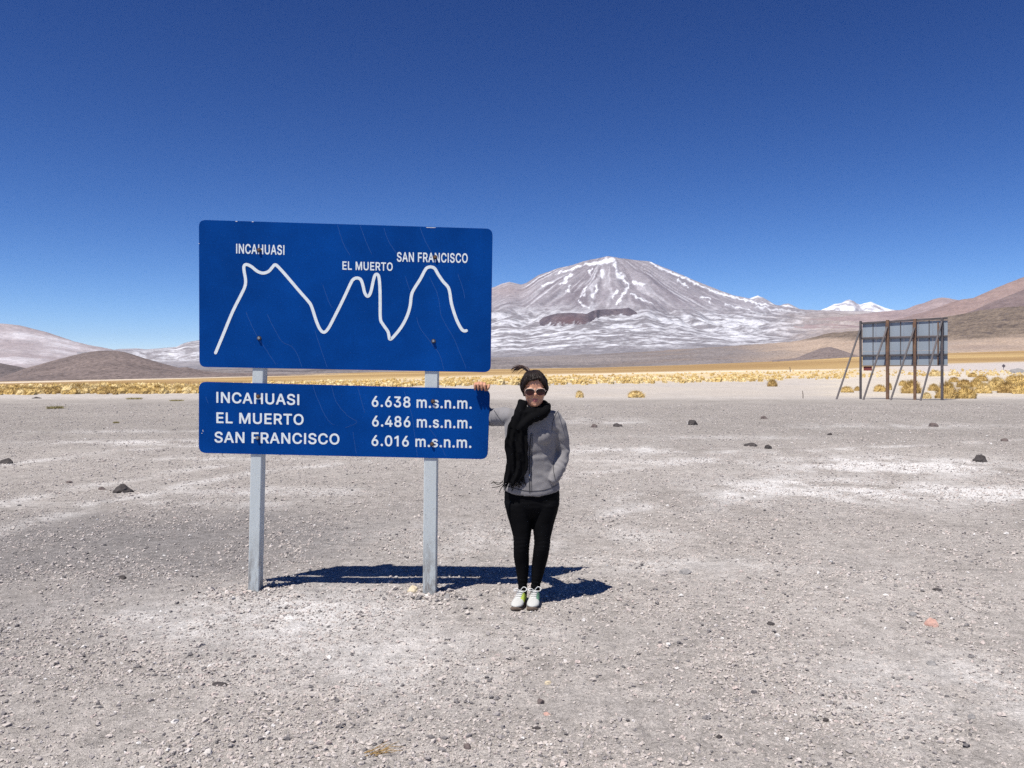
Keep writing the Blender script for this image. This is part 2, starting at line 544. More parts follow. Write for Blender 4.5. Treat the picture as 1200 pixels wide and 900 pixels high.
VOLC = [(80, 411), (170, 409.5), (233, 404), (330, 394), (430, 380), (520, 357), (555, 344), (570, 339.5), (580, 336), (588, 332.4), (597, 330.2), (604, 331.8), (611, 333.6), (617, 331.5), (631, 322.5), (653.5, 314.5), (670, 310.5), (685, 306), (700, 302.6),
        (713, 300.2), (727, 302.4), (744, 304.6), (761, 306), (775, 312), (787, 317), (806, 325), (832, 336), (860, 346.2), (886, 351.5), (900, 355.5), (920, 359.5), (944, 363), (965, 363.5), (1000, 364.5), (1060, 366), (1120, 372), (1200, 385)]
volcano = terrain('volcano', VOLC, 3600, 9500, 2.15, v_colour, v_relief, 900, 300, (80, 1200), far_mat, rough=6, label='broad snow streaked volcano rising over a pale snow dusted lava apron',
        base=[(80, 436), (577, 431), (800, 426), (1000, 418), (1200, 410)])

MC = cone(420, 8300)
def m_relief(X, Y, t, PX):
    th, r = MC(X, Y)
    q = fbm(X / 700, Y / 700, 3, 24)
    return sstep(.3, .7, t) * (90 * ridged(th * 2.4 + .3 * q, r / 2600, 3, 26) + 36 * ridged(th * 7 + .5 * q, r / 1300, 3, 27)) + 8 * fbm(X / 150, Y / 150, 3, 28)
def m_colour(X, Y, Z, t, PX, PY):
    th, r = MC(X, Y)
    w1 = .32 * fbm(X / 420, Y / 420, 3, 25)
    st = fbm(th * 6 + w1, r / 1200, 4, 29)
    s2 = fbm(th * 20 + 3 * w1, r / 600, 4, 30)
    c = mixc(np.broadcast_to(lin((.285, .255, .26)), X.shape + (3,)), lin((.205, .172, .175)), np.clip(.3 + 1.2 * st, 0, 1))
    c = mixc(c, lin((.52, .50, .50)), np.clip(.15 + 1.8 * s2 + .9 * st, 0, 1) * .8 * sstep(326, 342, PY))
    a = fbm(X / 240, Y / 130, 5, 31, .66)
    ap = np.clip((a * 1.5 + .12) * 1.9, 0, 1)
    low = sstep(372, 396, PY)
    c = mixc(c, mixc(np.broadcast_to(lin((.25, .232, .24)), c.shape), lin((.62, .62, .65)), ap * (1 - sstep(421, 425, PY))), low)
    return c
terrain('mountain', [(90, 414), (165, 411), (206, 406.6), (217, 401.5), (233, 398.6), (330, 393), (400, 393), (480, 402), (540, 418), (575, 432)],
        4700, 8300, 1.75, m_colour, m_relief, 380, 190, (90, 575), far_mat, rough=6, base=[(90, 437), (575, 433)],
        label='snow patched range running behind the blue sign')

# dark lava dome on the volcano's foot
LC = cone(690, 7450)
def l_colour(X, Y, Z, t, PX, PY):
    n = fbm(X / 110, Y / 110, 4, 33)
    n2 = fbm(X / 35, Y / 30, 4, 35, .6)
    c = mixc(np.broadcast_to(lin((.088, .070, .080)), X.shape + (3,)), lin((.145, .115, .122)), np.clip(.4 + n + .8 * n2, 0, 1))
    c = mixc(c, lin((.135, .072, .068)), near_ell(PX, PY, 668, 376, 18, 6) * .6)
    scree = np.clip((.24 - t + .5 * n2 + .35 * n) * 5, 0, 1)
    return mixc(c, mixc(np.broadcast_to(lin((.24, .225, .235)), c.shape), lin((.5, .5, .53)), np.clip(.3 + 1.6 * n, 0, 1)), scree)
VBV = BVHTree.FromPolygons([v.co.copy() for v in volcano.data.vertices], [tuple(p.vertices) for p in volcano.data.polygons])
LPX = np.linspace(624, 754, 180)
LBASE = np.interp(LPX, [624, 640, 660, 688, 697, 705, 727, 754], [382, 382.5, 382, 380, 374, 371.5, 370.5, 371.5])
LD0 = []
for a_, b_ in zip(LPX, LBASE):                                  # the dome's foot lies on the apron
    h_ = VBV.ray_cast(Vector((0, 0, EYE)), (P(a_, b_, 1.0) - Vector((0, 0, EYE))).normalized())
    LD0.append(h_[0].y)
LD0 = np.convolve(np.pad(LD0, 2, mode='edge'), np.ones(5) / 5, 'valid') - 25
terrain('lava_dome', [(624, 384), (627, 380.3), (636.5, 372), (645, 369), (653.5, 367.2), (670, 366.4), (687.5, 367.8), (694, 364.5), (699, 362.9), (712, 362.3), (727, 362), (737, 360.6), (742, 363.3), (747, 366.6), (754, 372)],
        LD0, LD0 + 210, .9, l_colour, lambda X, Y, t, PX: 6 * ridged(X / 200, Y / 130, 3, 34), 180, 40, (624, 754), far_mat, rough=2,
        base=list(zip(LPX, LBASE + 2.5)), label='low dark lava dome on the apron below the volcano')

def smooth_col(c1, c2, sx, sy, seed, thr=.4):
    def f(X, Y, Z, t, PX, PY):
        n = fbm(X / sx, Y / sy, 5, seed)
        return mixc(np.broadcast_to(lin(c1), X.shape + (3,)), lin(c2), np.clip(thr + 1.4 * n, 0, 1))
    return f
def rel(a, s, seed): return lambda X, Y, t, PX: a * ridged(X / s, Y / s, 4, seed)

# pale range at the far left
def left_col(X, Y, Z, t, PX, PY):
    n = fbm(X / 900 + .6 * Y / 900, Y / 420 - X / 1500, 5, 36)
    n2 = fbm(X / 300, Y / 200, 4, 37)
    c = mixc(np.broadcast_to(lin((.31, .262, .26)), X.shape + (3,)), lin((.48, .44, .45)), np.clip(.4 + 1.5 * n, 0, 1))
    return mixc(c, lin((.70, .70, .73)), np.clip((n + n2 * .8 - .12) * 3, 0, 1) * .6 * sstep(382, 392, PY) * .45)
terrain('mountain', [(-620, 447), (-420, 414), (-250, 392), (-120, 378), (-50, 376.5), (0, 379), (22, 381), (54, 389), (87, 400), (108, 405), (130, 409), (165, 417), (200, 425), (260, 434)],
        6000, 9000, 1.3, left_col, rel(30, 900, 38), 330, 110, (-620, 260), far_mat, rough=3, label='pale smooth mountain flank at the far left')
terrain('mountain', [(120, 412), (139, 408.9), (160, 408.2), (180, 410), (215, 414)], 11000, 13000, 1, smooth_col((.30, .27, .28), (.4, .37, .38), 400, 300, 39), rel(10, 400, 40), 60, 24, (120, 215), far_mat,
        label='low distant range in the gap beyond the dark hill')

# snow peak behind the saddle, and two small white tops
def sp_col(X, Y, Z, t, PX, PY):
    n = fbm(X / 300, Y / 260, 4, 43) + .5 * ridged(X / 260 + Y / 900, Y / 700, 3, 44) - .1
    rocky = strokes(PX, PY, [([(1000, 353), (1006, 360), (1003, 366)], 3.6), ([(1006, 360), (1013, 367)], 2.5), ([(990, 366), (1000, 369)], 3), ([(1024, 358), (1036, 364)], 1.6), ([(982, 362), (988, 366)], 1.6)])
    c = mixc(np.broadcast_to(SNOW, X.shape + (3,)), lin((.26, .23, .25)), np.clip(rocky * 1.6, 0, 1) * .85)
    c = mixc(c, lin((.25, .22, .24)), np.clip((n - .12) * 4, 0, 1) * .75)
    return mixc(c, lin((.27, .23, .24)), sstep(366, 370, PY + 6 * n))
terrain('snowy_mountain', [(935, 368), (955, 365), (965, 362.5), (978, 356.5), (986, 354.6), (991, 352.2), (995, 351), (1001, 353), (1004, 355.6), (1008, 357), (1014, 355.6), (1021, 353.6), (1028, 357), (1037, 361), (1052, 364), (1090, 370)],
        13500, 16500, 1.0, sp_col, rel(140, 600, 45), 190, 70, (935, 1090), far_mat, rough=12, base=[(935, 386), (1090, 386)], label='distant snow covered peak beyond the saddle, above the billboard')
terrain('snowy_mountain', [(866, 356), (876, 350.5), (883, 348.2), (888, 346.4), (894, 348.5), (905, 355), (912, 359), (918, 356.6), (924, 355.4), (931, 359), (945, 366)], 13000, 15500, 1.0,
        lambda X, Y, Z, t, PX, PY: mixc(np.broadcast_to(lin((.34, .31, .32)), X.shape + (3,)), SNOW, np.clip((fbm(X / 200, Y / 300, 4, 52) + .1) * 4, 0, 1) * .8), rel(40, 400, 53), 90, 40, (866, 945), far_mat, rough=8, base=[(866, 375), (945, 375)],
        label='tiny far snowy tops just over the right flank of the volcano')

# purple-brown mountains on the right
def purple(c1, c2, seed):
    def f(X, Y, Z, t, PX, PY):
        n = fbm(X / 700 + Y / 900, Y / 600, 5, seed)
        st = fbm(X / 160 + Y / 300, Y / 900, 3, seed + 1)
        c = mixc(np.broadcast_to(lin(c1), X.shape + (3,)), lin(c2), np.clip(.45 + 1.3 * n, 0, 1))
        return mixc(c, lin((.36, .29, .26)), np.clip(st * 1.6, 0, 1) * .35)
    return f
terrain('mountain', [(930, 376), (985, 371), (1040, 364.5), (1061, 362.7), (1072, 358), (1083, 354.7), (1094, 350.5), (1104, 348.5), (1112, 349.5), (1120, 351), (1150, 356), (1200, 366), (1260, 376)], 5800, 8600, 1.1,
        purple((.25, .185, .18), (.33, .26, .25), 54), rel(35, 600, 55), 240, 100, (930, 1260), far_mat, rough=4, label='rounded purple brown peak behind the right end of the billboard')
terrain('mountain', [(1010, 384), (1060, 372), (1095, 362), (1115, 354), (1128, 350.6), (1141, 349), (1168, 337), (1200, 324.5), (1250, 306), (1330, 292), (1450, 300), (1600, 330), (1950, 408)], 4600, 6600, 1.15,
        purple((.27, .19, .165), (.20, .145, .135), 56), rel(30, 500, 57), 340, 100, (1010, 1950), far_mat, rough=3, label='brown mountain flank climbing out of view at the right')
terrain('mountain', [(1060, 386), (1110, 374), (1140, 364), (1157, 356.5), (1178, 348), (1200, 339.5), (1260, 318), (1350, 308), (1500, 330), (1650, 370), (1800, 405)], 3600, 5000, 1.15,
        purple((.185, .135, .125), (.155, .115, .11), 58), rel(22, 420, 59), 280, 80, (1060, 1800), far_mat, rough=2, label='darker brown spur in front of the right hand mountain')

# rocky foothill and sand fans
def foot_col(X, Y, Z, t, PX, PY):
    n = fbm(X / 130, Y / 90, 5, 61)
    n2 = fbm(X / 26, Y / 22, 5, 62, .7)
    nl = fbm(X / 420, Y / 260, 4, 63)
    sand = mixc(np.broadcast_to(lin((.33, .25, .19)), X.shape + (3,)), lin((.40, .31, .24)), np.clip(.5 + n, 0, 1))
    stony = mixc(np.broadcast_to(lin((.205, .158, .118)), X.shape + (3,)), lin((.085, .065, .053)), np.clip(.35 + 1.6 * n2 + .7 * n, 0, 1))
    greyb = mixc(np.broadcast_to(lin((.225, .196, .185)), X.shape + (3,)), lin((.115, .10, .10)), np.clip(.35 + 1.5 * nl + .8 * n2, 0, 1))
    c = mixc(greyb, sand, np.clip(sstep(820, 1000, PX) + 1.3 * nl * sstep(650, 800, PX), 0, 1))
    edge = np.interp(PX, [860, 930, 1000, 1109, 1147, 1200, 1500], [400, 399, 398, 398, 397, 394, 385])
    st = sstep(3, -3, PY - edge + 6 * nl) * sstep(880, 960, PX)
    c = mixc(c, stony, st)
    blk = np.clip((fbm(X / 45, Y / 60, 4, 64, .65) - .22) * 5, 0, 1) * (st * .9 + .35 * (nl > .15))
    c = mixc(c, lin((.075, .06, .058)), blk * .8)
    dk = near_ell(PX, PY, 1150, 406.5, 40, 2.6) + near_ell(PX, PY, 1060, 402, 30, 2)
    return mixc(c, lin((.25, .19, .16)), np.clip(dk, 0, 1) * .6)
FOOT = [(-300, 437), (150, 436), (240, 432.5), (300, 431), (350, 432), (420, 430), (500, 425), (577, 419), (650, 416.5), (700, 415), (760, 411.5), (840, 406.5), (900, 402.5), (928, 400.5), (950, 396), (968, 391), (985, 389), (1005, 387.5), (1050, 380), (1109, 371), (1147, 364), (1175, 360.5), (1200, 359), (1300, 347), (1450, 335), (1650, 350), (1980, 402)]
terrain('foothill', FOOT, 2100, 3300, 1.1, foot_col, lambda X, Y, t, PX: 7 * ridged(X / 160, Y / 110, 5, 65) + 3 * fbm(X / 25, Y / 25, 3, 66), 1060, 90, (-300, 1980), near_mat, rough=3, drop=3,
        label='stony brown foothill with sand fans behind the ochre flats')

def dk(c1, c2, seed, s=18):
    def f(X, Y, Z, t, PX, PY):
        n = fbm(X / s, Y / s, 5, seed, .6); n2 = fbm(X / 90, Y / 60, 3, seed + 1)
        c = mixc(np.broadcast_to(lin(c1), X.shape + (3,)), lin(c2), np.clip(.4 + .9 * n + .7 * n2, 0, 1))
        return mixc(c, lin((.055, .045, .045)), np.clip((fbm(X / 7, Y / 9, 3, seed + 2) - .25) * 5, 0, 1) * .6)
    return f
terrain('hill', [(905, 422), (933, 419.5), (950, 412.5), (962, 408), (973, 406.4), (982, 409), (1005, 417), (1030, 421.5), (1040, 423)], 1750, 1980, .9, dk((.17, .135, .125), (.23, .185, .165), 67), rel(2, 60, 68), 120, 30, (905, 1040), near_mat, drop=3,
        label='small dark cone shaped hill left of the billboard')
terrain('hill', [(-60, 452), (-20, 449), (0, 442.5), (35, 430), (65, 422), (87, 416), (102, 412.7), (115, 411), (134, 410.8), (147, 412.6), (169, 419.6), (191, 426), (210, 430.8), (219, 430.2), (238, 434.6), (262, 437), (300, 437.5), (340, 440), (400, 441.5)],
        850, 1180, .75, dk((.20, .158, .143), (.115, .092, .086), 69, 6), rel(2.2, 40, 70), 420, 80, (-60, 400), near_mat, drop=3, rough=.4, label='rounded dark stony hill at the left edge of the plain')
terrain('hill', [(-430, 449), (-200, 424), (-80, 420), (-30, 422), (0, 425.4), (13, 428), (32, 431.5), (60, 437), (90, 444)], 1500, 1700, .9, dk((.14, .115, .11), (.10, .085, .082), 73), rel(3, 60, 74), 200, 30, (-430, 90), near_mat, drop=3,
        label='darker low hill behind the stony hill at far left')
# ------------------------------------------------------------------ loose gravel (one uncountable layer)
N = 420000
u = RNG.random(N)
gd = (2.75 ** .42 + u * (48 ** .42 - 2.75 ** .42)) ** (1 / .42)
gpx = RNG.uniform(-120, 1320, N)
gx = (gpx - CX) / F * gd
clump = fbm(gx / .9, gd / 1.1, 3, 81)
keep = RNG.random(N) < np.clip(.62 + 1.3 * clump, .12, 1)
gx, gd = gx[keep], gd[keep]
gs = np.exp(RNG.normal(math.log(.0042), .46, len(gx))) * (1 + gd * .028)
gs = np.minimum(gs, .0135 + .0006 * gd)
for bx_, by_ in ((-1.88, 6.24), (-.60, 6.22)):                # stones heaped round the feet of the sign
    k_ = 260
    ra = np.abs(RNG.normal(0, .16, k_)) + .05; ta = RNG.uniform(0, 6.283, k_)
    gx = np.append(gx, bx_ + ra * np.cos(ta)); gd = np.append(gd, by_ + ra * .8 * np.sin(ta))
    gs = np.append(gs, np.exp(RNG.normal(math.log(.0085), .5, k_)).clip(.004, .024))
gzv = gz(gx, gd, True) + gs * .28
me = bpy.data.meshes.new('gravel')
me.vertices.add(len(gx))
me.vertices.foreach_set('co', np.stack([gx, gd, gzv], -1).ravel())
a = me.attributes.new('size', 'FLOAT', 'POINT'); a.data.foreach_set('value', gs.astype(np.float32))
m = Mat('gravel_stone', rough=1.0, spec=.02)
oi = m.n('ObjectInfo')
g1 = m.ramp(oi.outputs['Random'], [(0, (.14, .13, .13)), (.08, (.22, .205, .20)), (.2, (.35, .32, .305)), (.5, (.45, .405, .372)), (.86, (.525, .475, .435)), (.93, (.50, .42, .385)), (.98, (.60, .57, .54)), (1, (.70, .68, .65))])
m.col(m.mix(1.0, g1, m.ramp(m.noise(60, 3), [(.3, .8), (.7, 1.2)]), 'MULTIPLY'))
gravel_mat = m.m
ng = bpy.data.node_groups.new('scatter_gravel', 'GeometryNodeTree')
ng.interface.new_socket('Geometry', in_out='INPUT', socket_type='NodeSocketGeometry')
ng.interface.new_socket('Geometry', in_out='OUTPUT', socket_type='NodeSocketGeometry')
gn = ng.nodes.new
gi, go = gn('NodeGroupInput'), gn('NodeGroupOutput')
joinn = gn('GeometryNodeJoinGeometry')
for k in range(6):
    ico = gn('GeometryNodeMeshIcoSphere'); ico.inputs['Radius'].default_value = 1.0; ico.inputs['Subdivisions'].default_value = 2 if k < 4 else 1
    sp = gn('GeometryNodeSetPosition')
    pos = gn('GeometryNodeInputPosition')
    nz = gn('ShaderNodeTexNoise'); nz.noise_dimensions = '4D'; nz.inputs['W'].default_value = 3.7 * k + 1; nz.inputs['Scale'].default_value = .85; nz.inputs['Detail'].default_value = 1
    sb = gn('ShaderNodeVectorMath'); sb.operation = 'SUBTRACT'; sb.inputs[1].default_value = (.5, .5, .5)
    sc_ = gn('ShaderNodeVectorMath'); sc_.operation = 'SCALE'; sc_.inputs['Scale'].default_value = 2.6
    ng.links.new(pos.outputs[0], nz.inputs['Vector'])
    ng.links.new(nz.outputs['Color'], sb.inputs[0]); ng.links.new(sb.outputs[0], sc_.inputs[0])
    ng.links.new(ico.outputs['Mesh'], sp.inputs['Geometry']); ng.links.new(sc_.outputs[0], sp.inputs['Offset'])
    tr = gn('GeometryNodeTransform'); tr.inputs['Scale'].default_value = (1.15, .85, .55 + .06 * k)
    ng.links.new(sp.outputs[0], tr.inputs['Geometry'])
    smn = gn('GeometryNodeSetMaterial'); smn.inputs['Material'].default_value = gravel_mat
    ng.links.new(tr.outputs[0], smn.inputs['Geometry'])
    g2i = gn('GeometryNodeGeometryToInstance')
    ng.links.new(smn.outputs[0], g2i.inputs[0]); ng.links.new(g2i.outputs[0], joinn.inputs[0])
m2p = gn('GeometryNodeMeshToPoints')
iop = gn('GeometryNodeInstanceOnPoints'); iop.inputs['Pick Instance'].default_value = True
rv = gn('FunctionNodeRandomValue'); rv.data_type = 'FLOAT_VECTOR'
rv.inputs[0].default_value = (-.4, -.4, 0); rv.inputs[1].default_value = (.4, .4, 6.283)
na = gn('GeometryNodeInputNamedAttribute'); na.data_type = 'FLOAT'; na.inputs['Name'].default_value = 'size'
ng.links.new(gi.outputs[0], m2p.inputs[0]); ng.links.new(m2p.outputs[0], iop.inputs['Points'])
ng.links.new(joinn.outputs[0], iop.inputs['Instance']); ng.links.new(rv.outputs[0], iop.inputs['Rotation'])
ng.links.new(na.outputs[0], iop.inputs['Scale']); ng.links.new(iop.outputs[0], go.inputs[0])
gob = link('gravel', me, gravel_mat)
gob.modifiers.new('scatter', 'NODES').node_group = ng
tag(gob, 'loose grey gravel strewn over the plain', None, None, 'stuff')

# ------------------------------------------------------------------ single rocks
def rock_mat(name, c1, c2, scale=14):
    m = Mat(name, rough=.9, spec=.2)
    n = m.noise(scale, 6, .65)
    m.col(m.ramp(n, [(.3, c1), (.62, c2), (.78, tuple(.5 * a + .14 for a in c2))]))
    m.bump(n, .6, .02)
    return m.m
RM = {'dark': rock_mat('dark_lava_rock', (.035, .03, .03), (.085, .075, .072)), 'grey': rock_mat('grey_rock', (.17, .165, .16), (.32, .305, .295)),
      'pale': rock_mat('pale_rock', (.42, .39, .36), (.62, .58, .54)), 'pink': rock_mat('pink_rock', (.42, .24, .19), (.55, .36, .30)),
      'cream': rock_mat('cream_rock', (.50, .42, .28), (.64, .55, .40)), 'brown': rock_mat('brown_rock', (.09, .07, .065), (.18, .145, .135))}
def rock(px, py, wpx, hpx, kind, label, seed, name='rock', cat='rock', flat=1.0):
    g = ground_at(px, py)
    k = g.y / F
    rx, rz = wpx * k / 2, hpx * k * .74
    r2 = random.Random(seed)
    bm = bmesh.new()
    bmesh.ops.create_icosphere(bm, subdivisions=3, radius=1)
    off = Vector((r2.uniform(-50, 50), r2.uniform(-50, 50), r2.uniform(-50, 50)))
    cuts = [(Vector((r2.gauss(0, 1), r2.gauss(0, 1), r2.gauss(.2, .8))).normalized(), r2.uniform(.62, .9)) for _ in range(9)]
    for v in bm.verts:
        p = v.co.copy()
        for nrm, dd in cuts:                                   # broken facets
            h = p.dot(nrm) - dd
            if h > 0: p -= nrm * h * .9
        p *= 1 + .22 * mnoise.fractal(v.co * 1.3 + off, 1, 2, 4)
        v.co = p
    mx = max(abs(v.co.x) for v in bm.verts); mz = max(v.co.z for v in bm.verts)
    for v in bm.verts:
        v.co = Vector((v.co.x / mx * rx, v.co.y / mx * rx * .85 * flat, v.co.z / mz * rz))
    o = from_bm(name, bm, RM[kind], smooth=False)
    o.location = g + Vector((0, 0, -rz * .08))
    o.rotation_euler.z = r2.uniform(-.4, .4)
    tag(o, label, cat)
    return o
for i, a in enumerate([
    (145, 577, 25, 15, 'dark', 'largest dark boulder on the gravel left of the blue sign'),
    (7, 543, 17, 9, 'dark', 'black rock cut by the left edge of the view'),
    (811, 498, 14, 9, 'dark', 'dark blocky rock alone on the gravel between the woman and the billboard'),
    (725, 500, 13, 6, 'dark', 'dark rock, right one of the pair beside the woman'),
    (696, 501, 9, 6, 'brown', 'small brown rock, left one of the pair beside the woman'),
    (881, 523, 18, 6, 'dark', 'long low dark rock with a pointed left end'),
    (900, 526, 11, 7, 'dark', 'squat dark rock touching the right of the long low one'),
    (895, 491, 9, 5, 'brown', 'small brown rock behind the long low dark rock'),
    (1149, 541, 18, 12, 'dark', 'round dark boulder at the right beside the white dust patch'),
    (1094, 500, 11, 7, 'brown', 'brown rock on the grey gravel right below the billboard'),
    (973, 510, 8, 4, 'dark', 'flat dark stone midway below the billboard'),
    (1177, 517, 9, 5, 'brown', 'brown stone above the round boulder at far right'),
    (803, 673, 18, 8, 'grey', 'flat grey slab stone right of the woman and her shadow'),
    (144, 679, 10, 6, 'dark', 'small black stone left of the left sign post'),
    (1092, 733, 19, 12, 'pink', 'pink stone on the gravel at lower right'),
    (1070, 722, 11, 6, 'grey', 'grey stone just behind the pink stone'),
    (484, 694, 15, 11, 'cream', 'yellowish rock at the foot of the right sign post'),
    (524, 701, 9, 7, 'grey', 'grey stone touching the right side of the right sign post'),
    (633, 824, 10, 7, 'brown', 'dark brown stone in the foreground below the woman'),
    (641, 839, 10, 6, 'pink', 'reddish stone in the foreground below the woman'),
    (642, 801, 10, 5, 'cream', 'cream coloured stone in the foreground below the woman'),
    (548, 877, 10, 8, 'brown', 'brown chip of rock at the bottom edge near the middle'),
    (480, 846, 10, 8, 'grey', 'dark grey stone in the foreground right of the dry stalk'),
    (628, 855, 12, 4, 'dark', 'thin black flake of rock in the foreground below the reddish stone'),
    (244, 884, 12, 8, 'pale', 'pale flat stone at lower left'),
    (257, 804, 20, 4, 'dark', 'long thin dark flake on the gravel at lower left'),
    (1098, 692, 10, 4, 'dark', 'black stone behind the pink stone at right'),
    (903, 732, 10, 5, 'dark', 'black stone left of the pink stone at right'),
    (968, 845, 8, 5, 'dark', 'small black stone at lower right'),
    (1092, 780, 13, 7, 'grey', 'rounded grey stone below the pink stone'),
    (1031, 873, 14, 6, 'grey', 'grey stone at the bottom right'),
    (843, 865, 9, 6, 'dark', 'dark stone near the bottom between middle and right'),
    (1139, 842, 10, 7, 'grey', 'grey pebble at lower right under the rounded grey stone'),
    (120, 574, 9, 5, 'brown', 'small brown stone left of the largest dark boulder'),
    (81, 566, 9, 4, 'brown', 'flat brown stone further left on the gravel'),
    (43, 467, 10, 3, 'dark', 'flat dark rock at the edge of the yellow grass on the left'),
    (1192, 437, 18, 8, 'grey', 'grey boulder at the right edge behind the yellow tussocks'),
    (1183, 437, 5, 3, 'pale', 'white stone left of the far grey boulder')]):
    rock(*a[:5], a[5], 100 + i)

# ------------------------------------------------------------------ tussock grass
def straw_mat(name, c1, c2, c3):
    m = Mat(name, rough=.8, spec=.2)
    oi = m.n('ObjectInfo')
    ge = m.n('Attribute', attribute_name='tint')
    s = m.n('Math', operation='ADD'); m.l(oi.outputs['Random'], s.inputs[0]); m.l(ge.outputs['Fac'], s.inputs[1])
    h = m.n('Math', operation='MULTIPLY'); m.l(s.outputs[0], h.inputs[0]); h.inputs[1].default_value = .5
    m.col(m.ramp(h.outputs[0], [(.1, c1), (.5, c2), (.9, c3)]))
    return m.m
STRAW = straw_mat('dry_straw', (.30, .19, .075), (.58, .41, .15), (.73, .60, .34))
GREENISH = straw_mat('dry_green_scrub', (.20, .17, .07), (.31, .27, .12), (.42, .36, .19))

def tussock_geo(seed, blades, rad=.5, hgt=.62, wid=.012, core=True, spread=1.0, nr=7, ns=18):
    """a rounded thatch of dead grass with loose blades standing out of it"""
    r2 = random.Random(seed)
    V, Q, T = [], [], []
    def dome(a, f, s=1.0):
        lump = 1 + .13 * math.sin(3 * a + seed) + .08 * math.sin(7 * a + 2.3 * seed)
        rr = rad * .9 * math.cos(f * math.pi / 2) ** .75 * lump * s
        return Vector((math.cos(a) * rr, math.sin(a) * rr, hgt * .84 * math.sin(f * math.pi / 2) * (1 + .06 * math.sin(5 * a)) * s - .03))
    if core:
        for k in range(nr):
            f = .97 * k / (nr - 1)
            for j in range(ns):
                V.append(dome(2 * math.pi * (j + .5 * (k % 2)) / ns, f, r2.uniform(.90, 1.06)))
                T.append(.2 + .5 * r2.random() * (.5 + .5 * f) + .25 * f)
        for k in range(nr - 1):
            for j in range(ns):
                Q.append((k * ns + j, k * ns + (j + 1) % ns, (k + 1) * ns + (j + 1) % ns, (k + 1) * ns + j))
        i = len(V); V.append(Vector((0, 0, hgt * .82))); T.append(.7)
        for j in range(ns): Q.append(((nr - 1) * ns + j, (nr - 1) * ns + (j + 1) % ns, i))
    for b in range(blades):
        a = r2.uniform(0, 2 * math.pi)
        f = r2.random() ** .8
        if core:
            root = dome(a, f, .93)
            out = Vector((math.cos(a) * math.cos(f * 1.5), math.sin(a) * math.cos(f * 1.5), math.sin(f * 1.5)))
            d = (out * .55 + Vector((r2.gauss(0, .3), r2.gauss(0, .3), .75))).normalized()
            L = hgt * r2.uniform(.18, .42)
            tip = root + d * L + out * L * .25 - Vector((0, 0, .1 * L))
        else:
            q = math.sqrt(r2.random())
            root = Vector((math.cos(a) * q * rad * .8, math.sin(a) * q * rad * .8, -.02))
            d = Vector((r2.gauss(0, .5), r2.gauss(0, .5), 1)).normalized()
            L = hgt * r2.uniform(.6, 1.1)
            tip = root + d * L
        s = Vector((r2.gauss(0, 1), r2.gauss(0, 1), 0)).normalized() * wid * r2.uniform(.6, 1.3)
        mid = root.lerp(tip, .5) + Vector((0, 0, .06 * L))
        i = len(V)
        V += [root - s, root + s, mid + s * .8, mid - s * .8, tip]
        Q += [(i, i + 1, i + 2, i + 3), (i + 3, i + 2, i + 4)]
        t_ = r2.random()
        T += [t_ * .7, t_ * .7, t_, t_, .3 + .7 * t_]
    return V, Q, T
def geo_mesh(name, V, Q, T, mat):
    me = bpy.data.meshes.new(name)
    me.from_pydata([tuple(v) for v in V], [], Q)
    a = me.attributes.new('tint', 'FLOAT', 'POINT'); a.data.foreach_set('value', T)
    me.materials.append(mat)
    return me
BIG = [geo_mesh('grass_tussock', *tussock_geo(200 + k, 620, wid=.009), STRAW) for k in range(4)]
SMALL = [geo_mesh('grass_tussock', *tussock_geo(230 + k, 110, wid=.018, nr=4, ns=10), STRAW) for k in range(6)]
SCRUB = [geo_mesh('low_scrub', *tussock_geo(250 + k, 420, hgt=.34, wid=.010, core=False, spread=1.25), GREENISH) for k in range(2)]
def place(me, name, g, wpx, hpx, label, cat, group=None):
    o = bpy.data.objects.new(name, me)
    k = g.y / F
    sx, sz = wpx * k / 1.06, hpx * k / .62
    o.scale = (sx, sx, sz)
    o.location = g
    o.rotation_euler.z = rnd.uniform(0, 6.28)
    COL.objects.link(o)
    return tag(o, label, cat, group)
